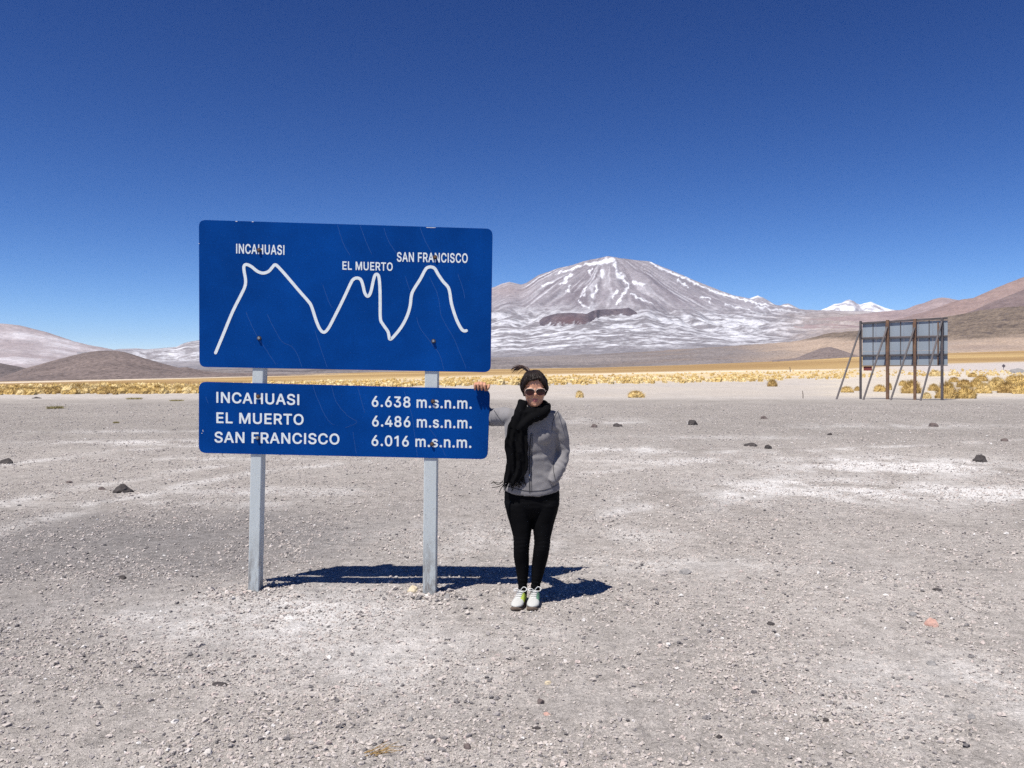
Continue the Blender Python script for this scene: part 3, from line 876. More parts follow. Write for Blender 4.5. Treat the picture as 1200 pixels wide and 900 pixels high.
for i, (px, py, wp, hp, lab) in enumerate([
    (1110, 467, 27, 19, 'largest golden tussock right behind the right billboard post'),
    (1132, 467, 24, 15, 'golden tussock next right of the largest one by the billboard post'),
    (1094, 458, 13, 8, 'small brownish tussock just left of the right billboard post'),
    (1130, 454, 19, 9, 'middle golden tussock of the row behind the two big ones'),
    (1144, 454, 18, 9, 'brownish tussock right of the middle one in the row behind the two big ones'),
    (1150, 447, 17, 7, 'pointed golden tussock behind the row right of the billboard'),
    (1153, 461, 21, 12, 'golden tussock on white dust left of the dark hollow at right'),
    (1166, 458, 22, 14, 'tall golden tussock with a dark shadow at its foot at right'),
    (1180, 460.5, 24, 13, 'golden tussock second from the right edge'),
    (1199, 461.5, 28, 13, 'bright yellow tussock cut by the right edge of the view'),
    (1196, 451, 32, 11, 'golden tussock cut by the right edge, behind the bright yellow one'),
    (1140, 442, 11, 5, 'small tussock with black shadow far behind the billboard post'),
    (1096, 441, 16, 7, 'orange tussock seen under the billboard between its right brace and post'),
    (992, 460, 16, 7, 'tussock behind the leftmost billboard brace'),
    (1005, 458, 8, 5, 'little tussock left of the left billboard post'),
    (1031, 459, 16, 8, 'rounded tussock under the left bay of the billboard'),
    (1042, 457, 8, 8, 'narrow tussock behind the second billboard post'),
    (1068, 461, 25, 15, 'big golden tussock under the middle bay of the billboard'),
    (1058, 452, 11, 6, 'small tussock behind the big one under the middle bay'),
    (1086, 467, 12, 7, 'low yellow tussock at the foot of the right billboard brace'),
    (1186, 446, 15, 6, 'small golden tussock below the far grey boulder at the right'),
    (1118, 448, 13, 6, 'little tussock right of the right billboard post, level with the panel foot'),
    (1169, 449, 15, 7, 'rounded tussock in the middle of the far right cluster'),
    (679, 466, 11, 8, 'lone golden tussock close right of the woman'),
    (745, 466, 23, 8, 'wide double golden tussock on the bare ground right of the woman'),
    (905, 453, 13, 8, 'pointed tussock standing in front of the grass band left of the billboard')]):
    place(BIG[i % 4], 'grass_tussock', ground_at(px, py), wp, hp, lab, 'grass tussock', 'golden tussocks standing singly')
for i, (px, py, wp, hp, lab) in enumerate([
    (65, 479, 24, 8, 'low greenish scrub on the gravel at far left'),
    (157, 468, 22, 5, 'flat greenish scrub at the near edge of the grass on the left'),
    (207, 470, 20, 4, 'flat scrub close to the left edge of the lower sign panel'),
    (136, 496, 9, 5, 'tiny yellow scrub between the greenish ones and the boulder on the left')]):
    place(SCRUB[i % 2], 'low_scrub', ground_at(px, py), wp, hp, lab, 'shrub')

# the grass band: the nearest 275 one by one, the rest joined
band = []
for _ in range(3900):
    px = rnd.uniform(-60, 1290)
    lo = np.interp(px, [0, 230, 420, 577, 700, 850, 980, 1060, 1290], [462.5, 461, 455, 451, 450.5, 448, 444, 441, 440])
    hi = np.interp(px, [0, 230, 420, 577, 700, 850, 980, 1060, 1290], [454, 452, 446.5, 442, 440, 437, 434.5, 434, 434])
    f = rnd.random() ** 1.15
    py = lo + (hi - lo) * f + rnd.gauss(0, .5)
    if px > 1000 and rnd.random() < .45: continue
    g = ground_at(px, py)
    if perlin(g.x / 9, g.y / 16, 88) < -.25 and rnd.random() < .8: continue
    band.append((g, rnd.uniform(.26, .86) * (1.25 if 577 < px < 900 else 1.0) * (1.0 if rnd.random() < .85 else 1.35)))
band.sort(key=lambda b: b[0].y)
for i, (g, s) in enumerate(band[:270]):
    k = F / g.y
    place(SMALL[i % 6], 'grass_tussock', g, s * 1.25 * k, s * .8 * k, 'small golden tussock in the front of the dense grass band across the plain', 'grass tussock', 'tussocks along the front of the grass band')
V, Q, T = [], [], []
LOW = [tussock_geo(270 + k, 20, wid=.03, nr=3, ns=7) for k in range(6)]
for i, (g, s) in enumerate(band[270:]):
    v, q, t = LOW[i % 6]
    n0 = len(V); a = rnd.uniform(0, 6.28); ca, sa = math.cos(a) * s * 1.2, math.sin(a) * s * 1.2
    V += [(g.x + p.x * ca - p.y * sa, g.y + p.x * sa + p.y * ca, g.z + p.z * s * 1.3) for p in v]
    Q += [tuple(x + n0 for x in f) for f in q]
    b = rnd.random()
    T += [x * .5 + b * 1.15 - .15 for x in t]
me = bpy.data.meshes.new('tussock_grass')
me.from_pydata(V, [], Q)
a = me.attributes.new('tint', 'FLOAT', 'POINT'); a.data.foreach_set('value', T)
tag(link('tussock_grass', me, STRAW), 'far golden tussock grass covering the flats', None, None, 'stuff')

# a dry stalk lying in the foreground
g = ground_at(440, 886)
bm = bmesh.new()
r2 = random.Random(5)
for k in range(16):
    a = r2.uniform(-.35, .75); L = r2.uniform(.03, .11)
    p0 = Vector((r2.uniform(-.05, .02), r2.uniform(-.02, .02), .004))
    p1 = p0 + Vector((math.cos(a) * L * .6, math.sin(a) * L * .5, r2.uniform(.004, .03)))
    p2 = p1 + Vector((math.cos(a + .3) * L * .5, math.sin(a + .3) * L * .4, r2.uniform(-.01, .012)))
    tube(bm, [p0, p1, p2], [.0014, .0013, .0006], 5)
o = from_bm('dry_grass', bm, STRAW); o.location = g
tag(o, 'sprig of dry yellow grass lying at the bottom edge', 'dry grass')

# ------------------------------------------------------------------ far pegs and road sign
peg_m = Mat('weathered_peg', (.16, .13, .11), .9).m
for px, py, h, lab in ((941, 467, 9, 'short stake on the bare ground left of the billboard'), (926, 436, 6, 'thin stake far behind the grass band')):
    g = ground_at(px, py); k = g.y / F
    bm = bmesh.new(); tube(bm, [(0, 0, -.1), (.02 * k, 0, h * k * .5), (-.6 * k, 0, h * k)], [.5 * k, .5 * k, .4 * k], 8)
    o = from_bm('stake', bm, peg_m); o.location = g
    tag(o, lab, 'stake')
g = ground_at(1176, 433.5); k = g.y / F
rs = tag(empty('road_sign', g), 'tiny far diamond road sign on a pole near the right edge', 'road sign')
bm = bmesh.new(); tube(bm, [g + Vector((0, 0, -.2)), g + Vector((0, 0, 5.5 * k))], .3 * k, 8); from_bm('pole', bm, Mat('far_pole', (.2, .19, .19), .6).m, rs)
bm = bmesh.new()
q = [Vector((math.cos(a) * 2.3 * k, 0, math.sin(a) * 2.3 * k)) + g + Vector((0, -.3 * k - .03, 4.6 * k)) for a in (0, math.pi / 2, math.pi, -math.pi / 2)]
loft(bm, [q, [p + Vector((0, .03, 0)) for p in q]]); from_bm('board', bm, Mat('sign_back', (.10, .085, .10), .6).m, rs)

# ------------------------------------------------------------------ the blue summit sign
SY = 6.2
def blue_mat():
    m = Mat('blue_sheeting', (.008, .07, .30), .55, 0, .03)
    n = m.noise(3.0, 5, .6); n2 = m.noise(90, 3, .7)
    c = m.ramp(n, [(.3, (.0012, .040, .205)), (.7, (.002, .055, .272))])
    n3 = m.noise(1.1, 4, .6, (1, 1, .35)); n4 = m.noise(220, 2, .6)
    c = m.mix(1.0, c, m.ramp(n2, [(.3, .84), (.7, 1.14)]), 'MULTIPLY')
    c = m.mix(1.0, c, m.ramp(n3, [(.3, .86), (.7, 1.12)]), 'MULTIPLY')
    c = m.mix(1.0, c, m.ramp(n4, [(.3, .9), (.7, 1.1)]), 'MULTIPLY')
    c = m.mix(m.ramp(m.noise(38, 5, .8), [(.66, 0.0), (.8, .22)]), c, (.10, .17, .33))
    m.col(c)
    return m.m
BLUE = blue_mat()
mw = Mat('white_sheeting', (.70, .76, .78), .5)
mw.col(mw.ramp(mw.noise(30, 4), [(.3, (.64, .71, .735)), (.7, (.78, .83, .84))]))
WHITE = mw.m
SCRATCH = Mat('sheeting_crack', (.014, .085, .31), .6).m
CHIP = Mat('bare_aluminium_chip', (.75, .76, .78), .5, .3).m
BOLT = Mat('galvanised_bolt', (.42, .41, .40), .4, .85).m
HOLE = Mat('worn_bolt_washer', (.05, .045, .04), .7, .3).m
pm = Mat('grey_blue_post_paint', rough=.6)
n = pm.noise(7, 5, .65, (1, 1, .12)); n2 = pm.noise(60, 4, .7, (1, 1, .35)); n3 = pm.noise(26, 5, .7, (1, 1, .3))
c = pm.ramp(n, [(.25, (.46, .505, .51)), (.75, (.55, .595, .60))])
c = pm.mix(pm.ramp(n2, [(.62, 0.0), (.72, .75)]), c, (.17, .165, .16))
gm = pm.n('NewGeometry'); sx = pm.n('SeparateXYZ'); pm.l(gm.outputs['Position'], sx.inputs[0])
low = pm.ramp(sx.outputs['Z'], [(.05, 1.0), (.5, 0.0)])
c = pm.mix(pm.mix(1.0, low, pm.ramp(n3, [(.42, 0.0), (.6, 1.0)]), 'MULTIPLY'), c, (.22, .205, .19))
pm.col(c); pm.bump(n2, .25, .004)
POST = pm.m

sign = tag(empty('road_sign', P(403, 692, SY)), 'blue sign on two grey posts listing three peaks with their heights', 'sign')
def S(px, py, y=SY): return P(px, py, y)
def panel(corners, rad, label):
    c = [S(*q) for q in corners]                              # tl, tr, br, bl
    out = []
    for i in range(4):
        p, a, b = c[i], c[i - 1], c[(i + 1) % 4]
        ua, ub = (a - p).normalized(), (b - p).normalized()
        for k in range(7):
            t = k / 6
            q0, q1 = p + ua * rad, p + ub * rad
            out.append((1 - t) ** 2 * q0 + 2 * t * (1 - t) * p + t * t * q1)
    bm = bmesh.new()
    ctr = sum(out, Vector()) / len(out)
    def inset(f, dy): return [ctr + (q - ctr) * (1 - f) + Vector((0, dy, 0)) for q in out]
    loft(bm, [inset(.0012, 0), inset(0, .0012), inset(0, .007)])
    o = from_bm('panel', bm, BLUE, sign)
    return tag(o, label)
def lift(o, d):
    for v in o.data.vertices: v.co.y -= d
up = panel([(233, 257.5), (577.3, 268), (575, 436.3), (233.5, 430)], .05, 'upper blue panel with a white mountain outline')
lp = panel([(233, 447.2), (574.5, 456), (571.5, 538.3), (232.8, 530.8)], .055, 'lower blue panel with three lines of lettering')

GLYPHS = {"I":[190,[[56,-15,128,-17,138,-12,144,0,144,510,139,520,133,524,58,525,51,520,46,510,46,0,50,-10]]],"N":[523,[[53,-15,125,-17,135,-13,141,-5,140,361,142,355,145,353,189,280,375,-11,385,-16,460,-17,470,-15,476,-10,480,0,480,505,478,515,475,520,465,525,400,526,390,523,384,515,382,160,380,155,148,520,135,526,60,526,48,520,43,510,43,0,47,-10]]],"C":[510,[[240,-22,280,-23,325,-17,369,-2,405,19,437,48,462,83,481,123,489,163,485,171,475,176,410,177,400,174,394,168,378,128,363,108,335,86,305,74,280,70,255,70,230,74,205,84,182,98,160,120,140,152,130,178,122,218,120,253,121,288,131,333,146,368,168,398,201,423,235,436,255,439,280,439,315,432,345,416,361,403,374,388,385,368,392,343,400,334,410,331,475,332,486,338,489,343,489,353,476,398,458,433,435,463,395,497,355,516,300,530,245,532,210,526,175,515,145,500,125,487,99,463,74,433,55,400,40,363,29,323,26,298,24,228,34,163,55,108,72,78,87,58,110,34,130,19,155,3,177,-7,210,-17]]],"A":[480,[[9,-15,16,-17,86,-16,96,-12,101,-5,146,125,331,125,382,-10,388,-15,396,-17,461,-17,471,-14,479,-5,479,5,376,285,288,520,276,526,201,526,191,522,186,515,0,5,0,-5],[181,216,179,220,206,296,236,391,241,390,254,350,299,220,296,216]]],"H":[517,[[53,-15,125,-17,135,-13,141,-5,142,210,145,215,375,215,376,-5,380,-11,390,-16,460,-16,470,-10,474,0,474,505,470,519,460,525,390,525,380,520,377,515,375,308,370,306,150,306,145,306,142,310,140,515,135,522,125,526,60,526,48,520,43,510,43,0,47,-10]]],"U":[517,[[230,-23,275,-24,310,-20,345,-11,374,2,405,23,430,48,450,77,465,112,471,142,474,172,473,512,467,522,455,526,390,525,379,517,376,507,376,177,374,152,363,122,345,99,320,81,290,71,250,69,210,76,180,92,165,107,155,122,145,147,141,172,140,512,135,521,125,526,60,526,50,522,46,517,43,507,43,172,46,142,52,112,65,82,80,58,97,37,120,17,145,1,175,-12]]],"S":[447,[[192,-24,238,-25,278,-21,318,-9,353,9,383,33,404,61,417,91,424,126,423,161,414,196,395,226,369,251,318,279,218,309,173,324,153,336,135,356,132,371,133,386,138,401,149,416,163,427,178,434,218,442,258,439,278,431,293,423,310,406,318,391,322,371,333,362,403,362,412,366,416,371,417,391,408,426,392,456,368,483,338,505,308,519,273,529,238,532,198,531,158,523,128,512,98,494,72,471,54,446,42,416,36,386,38,346,47,316,63,290,88,266,113,250,148,234,293,188,317,171,327,156,329,141,327,121,319,106,308,93,278,75,258,69,233,66,188,69,168,76,150,86,130,106,124,121,118,146,108,153,38,154,29,151,24,146,21,136,23,121,32,86,44,61,66,31,93,9,123,-7,158,-18]]],"E":[419,[[53,-15,375,-17,385,-13,391,-5,391,60,385,70,380,73,145,74,142,80,142,210,145,212,360,213,365,216,371,225,372,285,369,295,364,300,355,303,145,303,142,305,142,310,142,430,144,435,375,436,383,440,388,450,389,510,384,520,375,525,60,526,48,520,43,510,43,0,47,-10]]],"L":[393,[[53,-15,360,-17,370,-14,377,-5,377,60,371,70,365,73,143,75,142,300,140,515,135,522,125,526,60,526,50,522,45,515,43,0,47,-10]]],"M":[628,[[53,-15,125,-16,135,-10,138,-5,140,325,270,-5,275,-12,285,-17,345,-16,355,-10,485,323,487,315,488,-5,495,-14,505,-17,570,-16,580,-11,585,0,585,250,585,510,580,520,575,524,475,526,464,520,337,195,315,128,292,195,165,519,160,523,150,526,55,525,45,516,43,505,43,0,47,-10]]],"R":[449,[[53,-15,125,-17,135,-13,140,-7,142,175,145,181,237,180,337,-5,345,-14,355,-17,430,-16,440,-11,445,0,441,10,338,200,375,225,400,255,414,285,422,310,425,340,424,380,416,415,405,440,389,465,365,488,340,504,325,511,300,518,270,524,60,526,50,522,43,510,43,0,47,-10],[145,272,142,275,142,430,144,435,255,434,285,428,305,415,320,395,328,360,328,340,324,320,318,305,309,295,290,282,260,273]]],"T":[449,[[186,-15,257,-17,267,-13,273,-5,274,430,276,435,417,435,428,440,433,450,434,510,429,520,422,525,267,526,32,526,20,520,15,510,16,450,21,440,27,436,172,435,176,430,176,0,180,-10]]],"O":[533,[[240,-22,290,-22,340,-13,380,4,422,33,450,62,479,108,495,148,507,208,509,273,504,323,486,383,460,432,425,473,390,500,345,520,295,531,245,532,195,522,155,506,115,478,85,447,54,398,34,343,26,298,24,233,33,168,48,123,75,75,110,35,145,9,190,-12],[240,72,210,81,185,95,161,118,144,143,131,173,123,208,120,253,121,288,128,323,140,357,156,383,175,405,195,420,225,433,255,439,287,438,315,431,342,418,366,398,388,368,403,333,410,303,413,258,412,218,404,178,394,153,380,128,358,103,330,84,300,73,270,70]]],"F":[410,[[53,-15,125,-17,135,-13,141,-5,142,200,145,204,345,204,355,207,361,215,362,280,357,290,350,294,145,295,142,300,142,430,144,435,265,435,370,435,380,440,385,450,386,510,381,520,375,524,60,526,50,522,45,515,43,0,47,-10]]],"6":[453,[[201,-22,239,-23,269,-19,294,-12,324,3,349,22,369,45,387,73,398,103,405,143,403,188,391,233,371,268,344,296,309,317,274,327,224,330,221,333,334,497,337,503,338,513,334,520,324,525,249,525,239,519,100,313,70,258,54,213,48,173,49,133,58,93,74,58,99,27,130,3,159,-12],[204,67,189,73,174,83,160,98,151,113,142,143,144,183,149,198,157,213,179,236,194,243,209,247,244,247,259,243,274,235,288,223,295,213,305,193,309,178,310,158,308,133,301,113,293,98,284,88,269,76,254,69,239,65,219,65]]],"3":[453,[[191,-22,229,-23,264,-19,294,-11,324,1,349,18,369,38,389,66,401,93,409,133,408,168,401,198,384,233,359,262,329,284,304,295,264,305,260,308,386,453,389,463,388,513,384,520,374,525,64,524,59,521,54,513,54,448,59,440,64,437,94,435,249,435,252,433,143,308,140,298,141,243,144,238,154,232,224,230,264,221,279,212,294,198,304,183,311,163,311,128,307,113,299,99,288,88,274,79,254,71,234,67,189,69,169,75,155,83,135,103,129,118,124,138,114,148,44,149,34,145,29,139,29,118,37,83,49,58,69,33,94,13,124,-4,154,-15]]],"8":[453,[[197,-22,242,-23,282,-18,312,-9,347,9,376,33,397,61,410,88,416,118,417,143,415,163,401,203,377,239,342,268,357,280,372,298,384,318,394,343,398,368,398,388,390,428,381,448,368,468,342,494,302,518,262,530,227,533,187,529,152,519,117,500,92,479,76,458,61,428,54,393,55,358,65,323,87,289,110,268,90,253,72,236,59,218,46,193,39,168,36,143,37,113,43,88,54,63,67,44,97,15,117,2,142,-9,167,-17],[202,67,172,76,157,86,144,98,136,113,132,128,134,158,140,173,150,188,176,208,207,217,242,218,277,207,292,198,306,183,315,168,319,153,320,133,317,118,311,103,303,93,277,75,242,66],[212,307,182,317,163,333,151,358,150,388,160,413,177,430,207,442,237,443,267,434,279,428,289,418,301,393,302,378,301,358,295,343,289,333,267,315,242,308]]],"4":[453,[[275,-15,345,-16,355,-11,360,0,360,86,365,88,415,89,425,94,430,105,430,160,425,174,415,179,360,180,359,320,354,330,345,334,280,334,271,330,267,325,265,180,139,180,139,185,265,398,325,500,327,505,326,515,320,523,310,526,245,525,235,520,25,165,23,105,30,92,40,88,260,88,265,86,265,0,269,-10]]],"0":[453,[[200,-22,243,-23,288,-14,323,3,353,29,378,62,400,108,411,148,419,203,421,258,417,323,405,383,385,433,359,473,331,498,293,520,253,531,208,532,163,521,133,507,98,477,76,448,54,403,43,363,34,303,32,233,38,168,48,123,68,73,96,33,123,8,160,-12],[213,68,193,73,173,87,158,105,146,128,135,163,128,203,126,238,126,283,130,318,138,358,147,383,158,403,175,423,193,436,213,442,233,443,253,439,273,427,292,408,306,383,315,358,323,318,327,273,326,223,323,188,315,153,305,123,293,103,275,83,258,73,238,67]]],"1":[360,[[179,-15,250,-17,260,-13,266,-5,267,510,262,520,255,525,195,525,130,483,50,431,45,425,44,360,50,349,55,346,65,346,165,396,168,395,169,0,173,-10]]],"m":[610,[[46,-15,118,-16,127,-10,130,-5,131,235,133,260,138,276,151,295,168,306,188,313,213,312,233,305,248,292,256,275,257,260,257,0,263,-12,273,-17,338,-16,348,-10,351,-5,353,260,359,280,368,294,383,306,398,311,423,313,448,308,468,295,476,280,479,255,479,35,480,-5,489,-15,558,-17,568,-12,574,0,572,280,567,305,556,335,543,355,528,370,503,387,478,397,448,402,418,401,393,397,368,387,343,371,318,349,306,365,288,382,268,393,243,401,213,402,183,398,158,387,133,370,129,375,127,385,118,394,53,396,41,390,36,380,36,0,40,-10]]],".":[188,[[81,-19,110,-19,130,-11,147,6,156,26,157,51,150,72,132,91,110,102,85,103,65,95,45,78,35,56,34,31,41,11,59,-9]]],"s":[365,[[154,-23,191,-24,226,-21,266,-9,286,1,311,21,331,46,341,67,347,97,346,127,339,152,326,173,306,193,286,206,261,217,151,247,136,255,129,262,126,272,126,282,133,297,151,309,176,316,206,315,226,308,242,292,255,267,266,261,326,273,334,277,338,282,340,292,329,322,314,347,294,367,276,380,251,391,221,398,196,400,161,399,131,394,102,382,81,370,60,352,46,333,36,312,31,287,32,257,39,227,51,207,71,187,91,174,116,163,226,134,241,125,250,112,251,102,249,92,236,77,216,66,191,62,161,63,136,72,120,87,107,117,96,123,31,110,22,102,20,92,28,62,42,37,59,17,81,0,106,-12]]],"n":[410,[[46,-15,118,-16,127,-10,130,-5,131,225,132,250,138,270,148,285,163,299,178,307,208,312,238,308,259,295,268,283,274,270,279,235,279,0,283,-10,293,-16,353,-17,363,-15,370,-10,374,0,374,105,374,240,371,280,365,305,355,330,343,348,328,365,313,377,293,388,273,395,248,399,213,400,188,396,158,385,133,368,129,370,127,385,118,394,48,395,38,386,36,375,36,0,40,-10]]]}
def lettering(text, x0, y0, x1, y1, hpx, parent):
    """one line of text set between two baseline pixels of the photograph"""
    cu = bpy.data.curves.new('lettering', 'CURVE')
    cu.dimensions, cu.fill_mode, cu.resolution_u = '2D', 'FRONT', 6
    pen = 0.0
    for ch in text:
        if ch == ' ': pen += .22; continue
        adv, spl = GLYPHS[ch]
        for q in spl:
            b = cu.splines.new('POLY'); b.points.add(len(q) // 2 - 1); b.use_cyclic_u = True
            for k, p in enumerate(b.points):
                p.co = (q[2 * k] / 1000 + pen, q[2 * k + 1] / 1000, 0, 1)
        pen += adv / 1000 + .034
    tmp = bpy.data.objects.new('tmp', cu); COL.objects.link(tmp)
    dg = bpy.context.evaluated_depsgraph_get()
    me = bpy.data.meshes.new_from_object(tmp.evaluated_get(dg))
    bpy.data.objects.remove(tmp)
    xs = [v.co.x for v in me.vertices]; mn, mx = min(xs), max(xs)
    for v in me.vertices:
        f = (v.co.x - mn) / (mx - mn)
        h = (v.co.y + .0165) / .542 * hpx
        px, py = x0 + (x1 - x0) * f, y0 + (y1 - y0) * f - h
        v.co = S(px, py, SY - .0015)
    me.name = 'lettering'
    me.materials.clear()
    return link('lettering', me, WHITE, parent)
lettering('INCAHUASI', 276.7, 297.0, 333.3, 298.7, 11.4, up)
lettering('EL MUERTO', 401.3, 316.0, 460.2, 317.5, 9.8, up)
lettering('SAN FRANCISCO', 465.1, 306.6, 548.1, 308.2, 11.2, up)
lettering('INCAHUASI', 253.5, 472.0, 350.7, 474.8, 12.8, lp)
lettering('EL MUERTO', 253.5, 495.8, 355.8, 498.0, 12.7, lp)
lettering('SAN FRANCISCO', 251.3, 518.6, 397.8, 521.0, 12.8, lp)
lettering('6.638 m.s.n.m.', 435.6, 476.7, 552.8, 479.2, 12.8, lp)
lettering('6.486 m.s.n.m.', 436.0, 499.8, 552.8, 502.2, 12.8, lp)
lettering('6.016 m.s.n.m.', 435.4, 522.5, 552.4, 525.0, 12.6, lp)

def ribbon(bm, pts, wpx, y):
    """flat strip with round ends lying on the panel"""
    pts = [Vector((a, b, 0)) for a, b in pts]
    L, R = [], []
    for i, p in enumerate(pts):
        t = (pts[min(i + 1, len(pts) - 1)] - pts[max(i - 1, 0)]).normalized()
        nrm = Vector((-t.y, t.x, 0)) * wpx / 2
        if i == 0:
            for k in range(1, 6):
                a = math.pi * k / 6
                q = p - t * math.sin(a) * wpx / 2 + nrm * math.cos(a)
                R.append(q)
            cap0, R = R, []
        L.append(p + nrm); R.append(p - nrm)
    t = (pts[-1] - pts[-2]).normalized(); nrm = Vector((-t.y, t.x, 0)) * wpx / 2
    cap1 = [pts[-1] + t * math.sin(math.pi * k / 6) * wpx / 2 + nrm * math.cos(math.pi * k / 6) for k in range(1, 6)]
    mk = lambda q: bm.verts.new(S(q.x, q.y, y))
    l, r = [mk(q) for q in L], [mk(q) for q in R]
    for i in range(len(l) - 1):
        bm.faces.new((l[i], l[i + 1], r[i + 1], r[i]))
    if wpx > 2:
        bm.faces.new([l[0]] + [mk(q) for q in cap0] + [r[0]])
        bm.faces.new([l[-1]] + [mk(q) for q in cap1] + [r[-1]])
Zp = [(103, 532), (133, 460), (165, 382), (195, 322), (211, 288), (214, 262), (209, 232), (208, 212), (217, 205), (236, 213), (257, 230), (279, 237), (300, 230), (314, 214), (323, 206), (335, 214), (365, 247), (410, 300), (445, 340), (458, 360), (475, 412), (488, 442), (503, 456), (520, 442),
      (545, 395), (575, 335), (603, 275), (613, 260), (627, 255), (641, 262), (649, 285), (655, 310), (666, 323), (677, 308), (686, 268), (692, 247), (699, 241), (707, 250), (711, 290), (712, 340), (713, 405), (722, 426), (740, 452), (745, 472), (748, 481), (758, 476), (790, 437), (812, 395), (823, 358), (828, 318), (838, 295), (860, 260),
      (877, 228), (886, 217), (900, 214), (914, 220), (927, 242), (945, 268), (963, 288), (970, 310), (976, 350), (992, 402), (1008, 436), (1020, 450), (1031, 450)]
bm = bmesh.new()
pts = [(220 + .31667 * a, 245 + .31667 * b) for a, b in Zp]
sm = smooth_path([Vector((a, b, 0)) for a, b in pts], 4)
ribbon(bm, [(p.x, p.y) for p in sm], 3.6, SY - .0015)
from_bm('mountain_outline', bm, WHITE, up)

def zq(x0, y0, s, pts): return [(x0 + s * a, y0 + s * b) for a, b in pts]
cracks_up = [zq(220, 245, .31667, p) for p in (
    [(555, 60), (572, 120), (600, 170)], [(640, 62), (660, 120), (680, 165)], [(725, 70), (745, 120), (775, 165)], [(860, 70), (880, 120), (905, 165)], [(215, 380), (235, 430), (262, 478), (290, 520), (325, 575)],
    [(295, 390), (318, 440), (350, 490), (385, 510), (410, 550), (422, 585)], [(470, 450), (495, 520), (515, 585)], [(845, 400), (860, 440), (900, 495), (930, 540), (948, 595)], [(895, 250), (925, 320), (940, 400), (985, 480), (1030, 590)],
    [(1000, 240), (1020, 300), (1025, 330)], [(500, 280), (520, 340), (535, 365)], [(805, 250), (822, 300)])]
cracks_lo = [zq(220, 430, .31667, p) for p in ([(462, 65), (480, 120), (515, 190), (540, 215)], [(530, 65), (550, 130), (590, 180), (625, 205), (585, 225)], [(630, 75), (655, 170)], [(610, 240), (625, 320)], [(800, 90), (830, 180), (850, 330)], [(880, 210), (920, 260)], [(65, 110), (75, 135)], [(930, 270), (955, 330)])]
for par, cr in ((up, cracks_up), (lp, cracks_lo)):
    bm = bmesh.new()
    for c in cr:
        s = smooth_path([Vector((a + rnd.gauss(0, .3), b, 0)) for a, b in c], 5)
        ribbon(bm, [(p.x + rnd.gauss(0, .12), p.y) for p in s], .36, SY - .0008)
    tag(from_bm('crack', bm, SCRATCH, par), kind='stuff')
bm = bmesh.new()
for a, b, wd in ((277, 258.9, 2.5), (296, 259.4, 2.2), (505, 266.2, 12), (233.2, 285, 1)):
    q = [S(a - wd / 2, b, SY - .001), S(a + wd / 2, b + .03 * wd, SY - .001), S(a + wd / 2.4, b + .9, SY - .001), S(a - wd / 2.6, b + .7, SY - .001)]
    bm.faces.new([bm.verts.new(v) for v in q])
tag(from_bm('paint_chip', bm, CHIP, up), kind='stuff')
bm = bmesh.new()
for a, b in ((237.5, 504), (236.5, 507.5), (237.8, 505.2)):
    q = [S(a - .6, b, SY - .001), S(a + .5, b - .4, SY - .001), S(a + .4, b + .9, SY - .001)]
    bm.faces.new([bm.verts.new(v) for v in q])
tag(from_bm('paint_chip', bm, CHIP, lp), kind='stuff')
def bolt(px, py, par, worn=False):
    c = S(px, py, SY - .003)
    bm = bmesh.new()
    r = .0105
    loft(bm, [[c + Vector((math.cos(a) * r * 1.5, .0015, math.sin(a) * r * 1.5)) for a in np.linspace(0, 2 * math.pi, 17)[:-1]], [c + Vector((math.cos(a) * r * 1.5, -.0015, math.sin(a) * r * 1.5)) for a in np.linspace(0, 2 * math.pi, 17)[:-1]]])
    o = from_bm('bolt', bm, HOLE, par)
    bm = bmesh.new()
    h = .013
    loft(bm, [[c + Vector((math.cos(a) * r * s, -.0015 - y, math.sin(a) * r * s)) for a in np.linspace(0, 2 * math.pi, 7)[:-1]] for s, y in ((1, 0), (1, h * .8), (.8, h))])
    me = o.data
    b2 = bmesh.new(); b2.from_mesh(me); tmp = bpy.data.meshes.new('t'); bm.to_mesh(tmp); bm.free()
    nf = len(b2.faces); b2.from_mesh(tmp); b2.faces.ensure_lookup_table()
    for f in b2.faces[nf:]: f.material_index = 1
    b2.to_mesh(me); b2.free(); me.materials.append(BOLT if not worn else Mat('rusty_bolt', (.16, .09, .06), .7, .4).m)
    return o
bolt(303.7, 396.3, up); bolt(508, 399.8, up); bolt(303.6, 293, up, True); bolt(509.8, 301.3, up, True)
bolt(302.4, 464.5, lp, True); bolt(302, 513.2, lp); bolt(507.3, 470.3, lp, True); bolt(506.2, 520.3, lp, True)

def post(top, bot, wpx, depth):
    bm = bmesh.new()
    a, b = S(*top, SY + .0075), S(*bot, SY + .0075)
    wd = wpx * SY / F / 2
    b = b + (b - a).normalized() * .25
    rings = []
    for k in range(9):
        c = a.lerp(b, k / 8)
        r = []
        for sx_, sy_ in ((-1, 0), (1, 0), (1, 1), (-1, 1)):
            for q in range(2):
                bev = .006
                dx = sx_ * wd; dy = sy_ * depth
                ix, iy = -sx_ * bev, (bev if sy_ == 0 else -bev)
                first = (sx_ * (1 if sy_ == 0 else -1)) < 0
                r.append(c + (Vector((dx, dy + iy, 0)) if (q == 0) == first else Vector((dx + ix, dy, 0))))
        rings.append(r)
    loft(bm, rings)
    return from_bm('post', bm, POST, sign)
post((305.6, 275), (296.9, 692), 13.2, .105)
post((507, 283), (503.0, 698), 15.6, .11)

